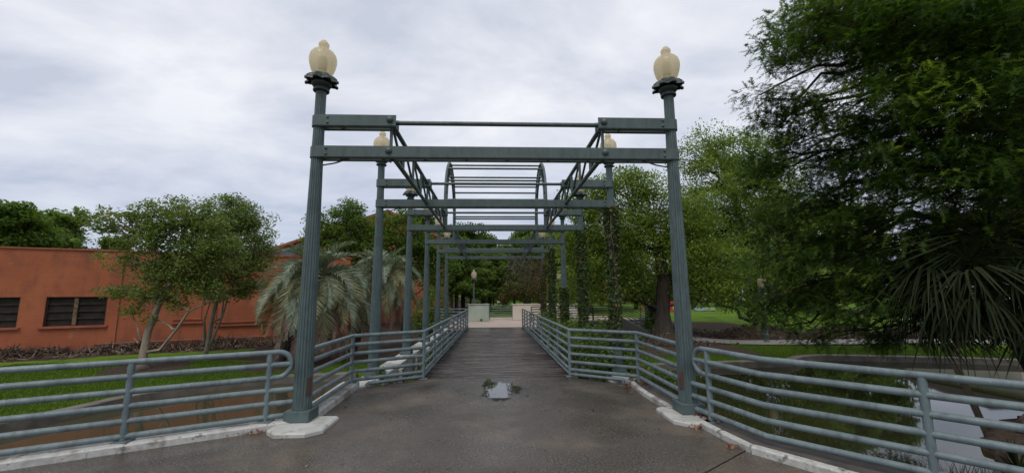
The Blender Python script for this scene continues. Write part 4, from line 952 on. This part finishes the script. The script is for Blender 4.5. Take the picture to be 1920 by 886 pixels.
FR = {'up': [frond_mesh(1.35-.16*k, 1.25+.25*k, 2.0, 'lf_frond', 20+k) for k in range(3)], 'mid': [frond_mesh(.85-.15*k, 2.25+.12*k, 2.35, ('lf_frond', 'lf_frond', 'lf_frond_y')[k], 30+k) for k in range(3)],
      'low': [frond_mesh(.2-.25*k, 1.75-.1*k, 2.5, ('lf_frond', 'lf_frond_y')[k], 40+k) for k in range(2)], 'dead': [frond_mesh(-.5-.25*k, 1.0-.2*k, 2.5, 'lf_frond_dead', 50+k, 34, .36) for k in range(2)]}
def jelly_palm(label, base, crown, r, counts, seed, sc=1.0):
    rd = random.Random(seed); root = thing('jelly_palm', label, 'palm tree', base, 'drooping palms by the orange wall')
    b, c = np.array(base, float), np.array(crown, float); m = (b+c)/2+np.array([-.12, 0, .1])
    tr = smoothline([b-np.array([0, 0, .2]), b+np.array([.02, 0, .25]), m, c-np.array([0, 0, .2]), c+np.array([0, 0, .15])], 2)
    part('trunk', MB().tube(tr, np.linspace(r*1.15, r, len(tr))*(1+.10*np.sin(np.arange(len(tr))*2.4)), 14), 'bark_palm', root, True)
    for kind, n in counts.items():
        for i in range(n):
            o = put('frond', rd.choice(FR[kind]), root); o.location = [float(q) for q in (c-b+np.array([rd.uniform(-.08, .08), rd.uniform(-.08, .08), {'up': .18, 'mid': .1, 'low': 0., 'dead': -.15}[kind]]))]
            o.rotation_euler = (rd.uniform(-.15, .15), rd.uniform(-.18, .18), 6.283*(i+rd.uniform(-.4, .4))/n); s = sc*rd.uniform(.85, 1.1); o.scale = (s, s, s)
    return root
jelly_palm('big silvery drooping palm behind the left front column', (-8.5, 17.0, -.9), tuple(at(592, 533, 17.3)), .26, {'up': 20, 'mid': 34, 'low': 26, 'dead': 34}, 3, 1.16)
jelly_palm('silvery drooping palm with dark leaning trunk, farther along behind the second left column', (-6.6, 19.9, -.85), tuple(at(722, 525, 20.6)), .2, {'up': 16, 'mid': 24, 'low': 18, 'dead': 22}, 4, .98)

def fan_mesh(seed, n=38, rad=.95, droop=.5):
    r_ = np.random.default_rng(seed); mb = MB(); pl_ = 1.1
    mb.tube([(0, 0, 0), (pl_*.5, 0, .05), (pl_, 0, 0)], [.018, .014, .012], 5, tint=.6)
    th = np.linspace(-2.3, 2.3, n); O = np.array([pl_, 0, 0.])
    for a in th+r_.normal(0, .035, n):
        d = np.array([math.cos(a), math.sin(a), .25*math.cos(a*1.2)-.05]); d /= np.linalg.norm(d); l_ = rad*(.75+.3*math.cos(a*.55))*r_.uniform(.92, 1.06); w = np.cross(d, [0, 0, 1.]); w /= np.linalg.norm(w)
        pts = []; kk = r_.uniform(.5, 1.7)
        for t, ww in ((.05, .006), (.40, .030), (.62, .020), (.84, .010), (1.0, .002)):
            q = O+d*l_*t; q[2] -= droop*l_*max(0, t-.3)**1.5*1.7*kk; pts.append((q, ww))
        V = []; 
        for q, ww in pts: V += [q-w*ww+[0, 0, .012*(ww > .01)], q, q+w*ww+[0, 0, .012*(ww > .01)]]
        f = []
        for i in range(4): f += [(i*3, i*3+1, i*3+4, i*3+3), (i*3+1, i*3+2, i*3+5, i*3+4)]
        mb.add(V, f, tint=float(np.clip(r_.normal(.45, .2), 0, 1)))
    return mb.mesh('fan_leaf', MT['lf_fan'], smooth=False)
FM = [fan_mesh(60+k, 36, .88, .3+.28*k) for k in range(4)]
def fan_palm(label, base, crown, r, n, seed, sc, group=None, barkm='bark_palm', ring=(75, -60), az=None):
    rd = random.Random(seed); root = thing('fan_palm', label, 'palm tree', base, group)
    b, c = np.array(base, float), np.array(crown, float)
    tr = smoothline([b-np.array([0, 0, .3]), b+(c-b)*.3+np.array([.05, 0, 0]), b+(c-b)*.7, c], 2)
    part('trunk', MB().tube(tr, np.linspace(r*1.1, r*.9, len(tr)), 12), barkm, root, True)
    for i in range(n):
        el = ring[0]+(ring[1]-ring[0])*((i+.5)/n)**.8; o = put('fan_leaf', rd.choice(FM), root); o.location = [float(q) for q in c-b]
        o.rotation_euler = (rd.uniform(-.35, .35), -R(el+rd.uniform(-8, 8)), i*2.39996+rd.uniform(-.3, .3)); s = sc*rd.uniform(.85, 1.12); o.scale = (s, s, s)
    return root
fan_palm('dark fan palm drooping over the pond beneath the cypress', (12.9, 9.4, -.95), (11.0, 8.9, 1.75), .2, 54, 5, 1.02, 'fan palms', ring=(72, -42))
fan_palm('slender brown trunked palm on the far bank behind the dark fan palm', tuple(at(1789, 690, 16.9)*np.array([1, 1, 0])+np.array([0, 0, -.95])), tuple(at(1826, 420, 17.4)), .12, 16, 6, .8, 'fan palms', 'bark_brown')
for k in range(3):
    pass
# spiky plant and log on the near right bank
sp = thing('spiky_plant', 'small spiky plant at the water edge in the right corner', 'plant', (7.85, 6.35, -1.0))
c = np.array([7.85, 6.35, -.98])
for k in range(34):
    a = rng.uniform(0, 6.28); el = rng.uniform(.35, 1.5); d = np.array([math.cos(a)*math.cos(el), math.sin(a)*math.cos(el), math.sin(el)]); l_ = rng.uniform(.32, .52); w = unit(np.cross(d, [.1, .2, 1]))*.013
    mb = MB(); mb.add([c-w, c+w, c+d*l_*.6+w, c+d*l_*.6-w, c+d*l_], [(0, 1, 2, 3)], [(3, 2, 4)], tint=rng.uniform(.1, .6)); part('blade', mb, 'lf_fan', sp, False)
lg = MB(); th = np.linspace(0, 1, 9)
lg.tube([np.array([9.9, 7.75, -.90])+np.array([1.7, .75, .10])*t for t in th], [.10, .17, .22, .25, .26, .25, .27, .25, .22], 16)
v = lg.v[0]; v += np.stack([np.sin(v[:, 1]*19+v[:, 2]*7)*.025, np.sin(v[:, 0]*13)*.025, np.sin(v[:, 0]*9+v[:, 1]*17)*.03], 1)
o = part('log', lg, 'stump', None, True, loc=(9.9, 7.75, -1.0)); tag(o, 'weathered brown log lying on the bank at the right edge', 'log')

# ------------------------------------------------------------------ ivy on the right hand columns
def ivy(label, k, z0, z1, n, r0=.115, dead=.1, s=1, bulge=.055):
    y0 = 6.02+3.41*k; root = thing('ivy', label, 'ivy', (s*2.68, y0, z0), 'ivy climbing the right hand columns')
    mb = MB()
    for q in range(9):
        zz = np.linspace(z0-.05, z1-rng.uniform(0, .5), 14); a = rng.uniform(0, 6.28)+np.cumsum(rng.normal(0, .35, 14)); rr = .125+rng.uniform(0, .02)
        mb.tube(np.stack([s*2.68+rr*np.cos(a), y0+rr*np.sin(a), zz], 1), .009, 5)
    part('stem', mb, 'twig', root, True)
    zz = z0+(z1-z0)*rng.random(n)**.95; a = rng.uniform(0, 6.283, n); lump = .5+.5*np.sin(zz*3.1+k)*np.sin(a*2+zz*1.7)
    rr = r0+np.abs(rng.normal(0, 1, n))*bulge*(.35+.65*lump)*.8; P = np.stack([s*2.68+rr*np.cos(a), y0+rr*np.sin(a), zz], 1); out = np.stack([np.cos(a), np.sin(a), np.full(n, -.6)], 1)*.6
    dd_ = rng.random(n) < dead; mb = MB()
    leaves(mb, P[~dd_], (.07 if k < 3 else .085)*rng.uniform(.6, 1.4, (~dd_).sum()), .06*rng.uniform(.6, 1.3, (~dd_).sum()), rng.normal(.4, .22, (~dd_).sum()), .1, .2, out[~dd_]); part('leaves', mb, 'lf_ivy', root, False, kind='stuff')
    if dd_.sum() > 20:
        mb = MB(); leaves(mb, P[dd_], .09, .05, rng.normal(.5, .25, dd_.sum()), .1, .3, out[dd_]); part('dead_leaves', mb, 'lf_dead', root, False, kind='stuff')
    return root
ivy('ivy with reddish dead patches on the second right column, fluted foot left bare', 1, .62, 3.72, 3600, dead=.10)
ivy('thick dark ivy sleeve on the third right column', 2, .02, 3.7, 4600, dead=.04, bulge=.065)
ivy('ivy on the lower half of the fourth right column', 3, .02, 2.0, 3000, dead=.06, bulge=.07)
ivy('ivy sleeve on the fifth right column', 4, .02, 3.95, 3400, dead=.08, bulge=.075)
ivy('browned ivy on the sixth right column', 5, .02, 3.6, 2600, dead=.4, bulge=.075)
dv = thing('dead_vine', 'tangle of bare brown vines hanging at the far end of the pergola', 'vine', (2.0, 22.6, 2.2))
for k in range(46):
    a = np.array([rng.uniform(.7, 2.7), rng.uniform(19.8, 23.2), rng.uniform(3.3, 3.85)]); b = a+np.array([rng.normal(0, .5), rng.normal(0, .3), -rng.uniform(.3, 1.6)])
    part('stem', MB().tube(sag(a, b, -.1, 7, .09), np.linspace(.018, .006, 7), 4, False), 'twig', dv, True)
mb = MB(); n = 900; Pq = np.stack([rng.normal(1.9, .5, n), rng.uniform(20, 23, n), rng.normal(2.9, .45, n)], 1); leaves(mb, Pq, .09, .05, rng.normal(.4, .2, n), .2, .4); part('leaves', mb, 'lf_red', dv, False, kind='stuff')

# ------------------------------------------------------------------ shrubs
def bush(name, label, blobs, ncl, per, cr, lf, leafm, group=None, cat='shrub', base=None, stems=10):
    B = np.array(blobs, float); bz = base if base is not None else B[:, 2].min()-B[:, 5].max(); c = B[:, :3].mean(0)
    root = thing(name, label, cat, (c[0], c[1], bz), group); mb = MB(); C, idx = clumps(blobs, ncl, .3)
    for q in range(min(stems, ncl)):
        cc = C[q]; a = np.array([c[0]+(cc[0]-c[0])*.5, c[1]+(cc[1]-c[1])*.5, bz]); mb.tube(sag(a, cc, .02, 5, .06), np.linspace(.018, .006, 5), 5, False)
    part('stem', mb, 'twig', root, True)
    mb = MB(); n = ncl*per; off = rdir(n)*(rng.random(n)**.5)[:, None]*cr; ct = np.repeat(np.clip(rng.normal(.45, .2, ncl), 0, 1), per)
    leaves(mb, np.repeat(C, per, 0)+off, lf[0]*rng.uniform(.6, 1.35, n), lf[1]*rng.uniform(.6, 1.35, n), ct+rng.normal(0, .14, n), .5, .1); part('foliage', mb, leafm, root, False, kind='stuff'); return root
g_b = 'shrubs growing beside the bridge'
bush('shrub', 'leafy shrub right behind the angled right railing', [(2.35, 9.45, .05, .42, .45, .5), (2.9, 9.25, -.05, .4, .4, .42), (2.2, 10.0, .35, .38, .5, .42), (3.0, 9.9, .2, .45, .5, .4)], 75, 60, .2, (.085, .045), 'lf_bush', g_b, base=-1.1)
bush('shrub', 'taller yellowish green shrub at the foot of the second right column', [(2.5, 10.7, .45, .5, .5, .5), (3.3, 10.2, .25, .45, .5, .5), (3.5, 10.9, .1, .5, .5, .5), (2.9, 11.3, .5, .5, .5, .45), (2.2, 11.2, .3, .35, .6, .4)], 90, 60, .2, (.085, .045), 'lf_bush', g_b, base=-1.1)
bush('shrub', 'low creeping shrub spilling over the kerb by the right middle post', [(2.95, 8.55, .0, .28, .35, .32), (3.1, 8.0, -.05, .28, .4, .35), (3.2, 7.4, -.25, .25, .35, .3), (2.78, 8.25, .2, .12, .12, .35)], 40, 50, .14, (.075, .04), 'lf_bush', g_b, base=-.6)
bush('shrub', 'bushy growth between the third and fourth right columns', [(2.3, 13, .4, .45, .8, .45), (3.1, 13.6, .45, .5, .8, .5), (2.3, 15, .35, .4, .9, .4), (3.2, 15.4, .4, .5, .8, .5)], 70, 60, .24, (.09, .05), 'lf_bush', g_b, base=-1.1)
bush('shrub', 'spreading bush at the far right end of the deck near the last columns', [(2.5, 17.5, .3, .5, .9, .45), (3.2, 18.5, .4, .5, .9, .5), (2.4, 19.8, .4, .5, .9, .5), (2.9, 21.6, .5, .6, .9, .6)], 70, 60, .26, (.10, .055), 'lf_bush', g_b, base=-1.1)
bush('shrub', 'small weeds sprouting under the angled left railing', [(-2.35, 8.95, -.12, .28, .25, .16), (-2.6, 9.4, .0, .25, .3, .14)], 22, 45, .1, (.06, .03), 'lf_bush', g_b, base=-.4)
bush('shrub', 'weedy growth in the gap between left girder and deck', [(-2.0, 11, -.5, .25, .9, .35), (-2.0, 13.5, -.4, .25, .9, .35), (-2.0, 16.5, -.4, .25, 1.2, .35)], 50, 45, .18, (.08, .04), 'lf_ivy', g_b, base=-1.15)
bush('shrub', 'dark shrub against the orange wall left of the far columns', [px(790, 585, 25, 22), px(812, 565, 26, 24), px(815, 600, 25, 24), px(790, 612, 24.5, 18), px(835, 590, 26, 16)], 80, 60, .4, (.13, .08), 'lf_dark', 'shrubs by the buildings', base=-.9)
bush('shrub', 'reddening shrub beyond the railing gap', [px(945, 560, 36, 14), px(965, 545, 36, 20), px(990, 550, 35, 22), px(1012, 545, 34, 20), px(1000, 520, 35, 18)], 90, 60, .5, (.16, .09), 'lf_red', 'shrubs by the buildings', base=-.5)
bush('shrub', 'dark bush at the foot of the big oak beside the steps', [px(1222, 590, 25.5, 14), px(1232, 575, 25.5, 14), px(1215, 605, 25.5, 10)], 40, 55, .25, (.12, .07), 'lf_dark', 'shrubs by the buildings', base=-.9)

# ------------------------------------------------------------------ litter, grass
def ground_leaves(name, label, cat, P, ln, wd, mat, tint, up=2.5, kind='stuff'):
    mb = MB(); leaves(mb, P, ln, wd, tint, up); o = part(name, mb, mat, None, False, kind=kind, loc=tuple(P.mean(0))); return tag(o, label, cat, None, kind)
n = 7500; t = rng.uniform(-6, 15, n); q = -np.abs(rng.normal(0, .75, n))-.12; hgt = .34*np.exp(-(np.abs(q)/.8)**2)*(.6+.5*np.sin(t*1.7)+.3*np.sin(t*4.1))
xy = BW0+BWD*t[:, None]+BN*q[:, None]; zz = land(xy[:, 0], xy[:, 1])+.02+np.maximum(.02, hgt)*rng.random(n)
ground_leaves('palm_litter', 'heap of dry palm fronds and litter along the orange wall', 'debris', np.concatenate([xy, zz[:, None]], 1), rng.uniform(.2, 1.1, n), rng.uniform(.025, .085, n), 'mulch', rng.beta(1.6, 2.2, n), 1.2)
n = 26000; x = rng.uniform(6, 24, n); y = rng.uniform(19, 30, n); pd = pdist(x, y, PATH, False); k = (pd > 1.15) & ((pd < 3.4) & (y > 21.5) | (np.hypot(x-10, y-23.6) < 2.6)); x, y = x[k], y[k]; n = len(x)
ground_leaves('mulch_litter', 'brown bark litter banked along the curved path', 'mulch', np.stack([x, y, land(x, y)+.02+rng.uniform(0, .12, n)], 1), rng.uniform(.08, .3, n), rng.uniform(.02, .06, n), 'mulch', rng.beta(1.4, 2.6, n), 1.)
def grass(x0, x1, y0, y1, n, label, far_=0):
    x = rng.uniform(x0, x1, n); y = rng.uniform(y0, y1, n); d = pdist(x, y, POND); k = ~inpoly(x, y, POND) & (d > .27)
    t_ = -(x-BW0[0])*BWD[1]+(y-BW0[1])*BWD[0]; k &= ((x > 0) | ((t_ < -2.6) & (y < 17.9) & (np.hypot(x+13, y-16.6) > 1.4) & (np.hypot(x+13.4, y-9.6) > 1.6) & (np.hypot(x+8.2, y-17.2) > 1.8))); k &= (x < 0) | ((pdist(x, y, PATH, False) > 1.3) & (np.hypot(x-10, y-23.6) > 2.6) & ((y < 18.2) | (x > 12)))
    x, y = x[k], y[k]; n = len(x); P = np.stack([x, y, land(x, y)-.005], 1); mb = MB(); ang = rng.uniform(0, 6.28, n); h_ = rng.uniform(.03, .085, n); w = np.stack([np.cos(ang), np.sin(ang), 0*ang], 1)*.011; tip = P+np.stack([rng.normal(0, .02, n), rng.normal(0, .02, n), h_], 1)
    mb.add(np.stack([P-w, P+w, tip], 1).reshape(-1, 3), t=np.arange(3*n).reshape(-1, 3), tint=np.repeat(np.clip(rng.normal(.42, .2, n)+.15*np.sin(x*.8)*np.sin(y*.9), 0, 1), 3))
    o = part('grass', mb, 'blade', None, False, loc=(float(x.mean()), float(y.mean()), -.9)); tag(o, label, 'grass', None, 'stuff')
grass(-19, -3, 7, 18, 190000, 'bright mown grass on the left bank')
grass(5, 24, 15.8, 22.5, 120000, 'mown grass between the right shore and the path')
def scatter(cx, cy, sx, sy, n, z=.012): return np.stack([rng.normal(cx, sx, n), rng.normal(cy, sy, n), np.full(n, z)+rng.uniform(0, .03, n)], 1)
Pq = np.concatenate([scatter(2.84, 5.88, .07, .16, 260, .05), scatter(2.62, 5.50, .14, .05, 34), scatter(2.42, 7.7, .10, .22, 34), scatter(2.72, 8.1, .1, .2, 60, .05), scatter(2.60, 4.75, .05, .08, 12)])
ground_leaves('fallen_leaves', 'reddish fallen leaves gathered along the right kerb and column foot', 'leaves', Pq, rng.uniform(.04, .10, len(Pq)), rng.uniform(.02, .05, len(Pq)), 'lf_dead', rng.beta(2, 1.3, len(Pq)), 1.6)
Pq = np.concatenate([scatter(-3.05, 5.62, .16, .05, 30), scatter(-2.35, 7.9, .1, .1, 6)])
ground_leaves('fallen_leaves', 'few brown fallen leaves against the left kerb', 'leaves', Pq, rng.uniform(.03, .07, len(Pq)), rng.uniform(.015, .035, len(Pq)), 'lf_dead', rng.beta(2, 1.6, len(Pq)), 2.)
for xx, yy, lab, s in ((1112, 770, 'thin dark twig lying on the pavement to the right', .16), (647, 765, 'short dark twig on the pavement near the left kerb', .12), (990, 743, 'ragged dark twig cluster right of the puddle', .2)):
    p_ = gp(xx, yy); mb = MB(); a = rng.uniform(0, 3.1)
    for q in range(3): 
        a2 = a+q*.7; b = p_+np.array([math.cos(a2)*s*.3, math.sin(a2)*s*.3, .02]); mb.tube([p_+np.array([0, 0, .008]), (p_+b)/2+np.array([0, 0, .012]), b], [.005, .004, .002], 5)
    o = part('twig', mb, 'bark_dark', None, True, loc=tuple(p_)); tag(o, lab, 'twig', 'twigs on the pavement')
p_ = gp(916, 714); Pq = scatter(p_[0], p_[1], .035, .025, 18); mb = MB(); leaves(mb, Pq, .06, .03, rng.normal(.4, .2, 18), 1.5); o = part('leaf_clump', mb, 'lf_bush', None, False, loc=tuple(p_), kind='stuff'); tag(o, 'green leafy sprig lying at the far edge of the puddle', 'leaves', None, 'stuff')
n = 420; x = rng.uniform(-4.5, 3.2, n); y = rng.uniform(2.6, 8.9, n); k = (x > -2.3+np.minimum(0, (y-6)*.8)) & (x < 2.35)
Pq = np.stack([x[k], y[k], np.full(k.sum(), .006)], 1)
ground_leaves('grit', 'scattered leaf scraps and grit on the wet pavement', 'grit', Pq, rng.uniform(.012, .045, len(Pq)), rng.uniform(.008, .02, len(Pq)), 'mulch', rng.beta(1.2, 1.6, len(Pq)), 6.)
# puddle: a thin film with a ragged edge
cx_, cy_ = gp(937, 730)[:2]; outl = []
for q in range(110):
    a = q*2*math.pi/110; k = 1+.13*math.sin(3*a+1)+.09*math.sin(5*a+2)+.06*math.sin(9*a)+.05*math.sin(17*a+1)+.04*math.sin(29*a)+random.uniform(-.05, .05); outl.append((cx_+math.cos(a)*.36*k, cy_+math.sin(a)*.78*k))
ring = [(0., 1.), (.45, 1.), (.7, .85), (.88, .5), (1.02, .2), (1.15, 0.)]; V = []; tn = []
for f_, w_ in ring: V += [(cx_+(a-cx_)*f_, cy_+(b-cy_)*f_, .004) for a, b in outl]; tn += [w_]*110
q_ = [(r_*110+i, (r_+1)*110+i, (r_+1)*110+(i+1) % 110, r_*110+(i+1) % 110) for r_ in range(1, 5) for i in range(110)]; t_ = [(0, 110+i, 110+(i+1) % 110) for i in range(110)]
mb = MB(); mb.add(V, q_, t_, tint=np.array(tn)); struct('puddle', mb, 'puddle', True)

# ------------------------------------------------------------------ far park furniture
def yb(x, yv, Y): p = at(x, yv, Y); return p
p_ = yb(1214, 583, 46.); pf = thing('play_frame', 'orange posted play frame with white zigzag rails beyond the steps', 'play frame', (p_[0], 46, p_[2]-.2)); b = p_
for q, dx in enumerate((-.45, .55, 1.7)): part('post', MB().tube([(b[0]+dx, 46, b[2]-.3), (b[0]+dx, 46, b[2]+1.0)], .09, 10), 'orangep', pf)
part('panel', MB().box(b[0]-.3, 45.95, b[2], b[0]+.45, 46.05, b[2]+.75, bev=.02), 'steel_dark', pf)
part('panel', MB().box(b[0]+.7, 45.95, b[2]+.1, b[0]+1.6, 46.05, b[2]+.5, bev=.02), 'orangep', pf)
for k in range(2): part('zigzag_rail', MB().tube([(b[0]-.3+k*1.5, 46, b[2]+1.7), (b[0]+.1+k*1.5, 46, b[2]+1.0), (b[0]+.35+k*1.5, 46, b[2]+1.6), (b[0]+.9+k*1.5, 46, b[2]+.95)], .07, 8), 'wallwhite', pf)
p_ = yb(1262, 582, 44.); rb = thing('red_board', 'red board with a yellow mark beside the big trunk', 'board', (p_[0], 44, p_[2]))
part('panel', MB().box(p_[0]-.45, 43.95, p_[2]-.1, p_[0]+.75, 44.05, p_[2]+1.0, bev=.02), 'red', rb)
mb = MB(); mb.prism([(0, 0), (.26, .1), (.2, .3), (.28, .55), (.08, .62), (.02, .35), (-.1, .2)], 0, .012); v = mb.v[0]; mb.v[0] = np.stack([p_[0]+.0+v[:, 0], 43.948-v[:, 2], p_[2]+.1+v[:, 1]], 1); part('mark', mb, 'yellow', rb, False)
p_ = yb(1322, 582, 46.); bn = thing('bench', 'long low pale bench at the top of the right lawn', 'bench', (p_[0], 46, p_[2]))
part('seat', MB().box(p_[0]-.2, 45.8, p_[2], p_[0]+1.15, 46.2, p_[2]+.28, bev=.03), 'wallgrey', bn); part('seat', MB().box(p_[0]-1.2, 45.8, p_[2], p_[0]-.21, 46.2, p_[2]+.30, bev=.03), 'blueg', bn)
for dx in (-1.0, 0, .9): part('leg', MB().box(p_[0]+dx-.06, 45.9, p_[2]-.35, p_[0]+dx+.06, 46.1, p_[2]-.001), 'steel', bn)
part('post', MB().tube([(p_[0]-.1, 46.3, p_[2]-.3), (p_[0]-.1, 46.3, p_[2]+.95)], .07, 8), 'steel', bn)
def car(label, x, Y, z, rz):
    r_ = thing('parked_car', label, 'car', (0, 0, 0), 'parked cars far across the park')
    prof = [(-2.15, .35), (2.1, .35), (2.2, .75), (1.2, .92), (.6, 1.42), (-1.0, 1.45), (-1.75, .98), (-2.2, .9)]
    mb = MB(); n = len(prof); mb.poly([(a, -.85, b) for a, b in prof]+[(a, .85, b) for a, b in prof], [list(range(n)), list(range(2*n-1, n-1, -1))]+[[(i+1) % n, i, n+i, n+(i+1) % n] for i in range(n)]); part('body', mb, 'carwhite', r_, False)
    for s in (-1, 1):
        mb = MB(); mb.poly([(-1.5, s*.856, .98), (1.0, s*.856, .95), (.5, s*.856, 1.36), (-.95, s*.856, 1.38), (-1.5, s*.851, .98), (1.0, s*.851, .95), (.5, s*.851, 1.36), (-.95, s*.851, 1.38)], [[0, 1, 2, 3], [7, 6, 5, 4], [0, 4, 5, 1], [1, 5, 6, 2], [2, 6, 7, 3], [3, 7, 4, 0]]); part('window', mb, 'glass', r_, False)
        for a in (-1.35, 1.35): part('wheel', MB().tube([(a, s*.70, .32), (a, s*.88, .32)], .32, 16), 'tyre', r_)
    r_.location = (float(x), float(Y), float(z)); r_.rotation_euler.z = rz; return r_
p_ = yb(1402, 573, 78.); c1 = car('pale car parked beyond the right lawn', p_[0], 78, H(p_[0], 78)-.1, .1)
p_ = yb(1335, 570, 82.); dup(c1, (p_[0], 82, H(p_[0], 82)), .0, None, 'pale car parked far off behind the bench')
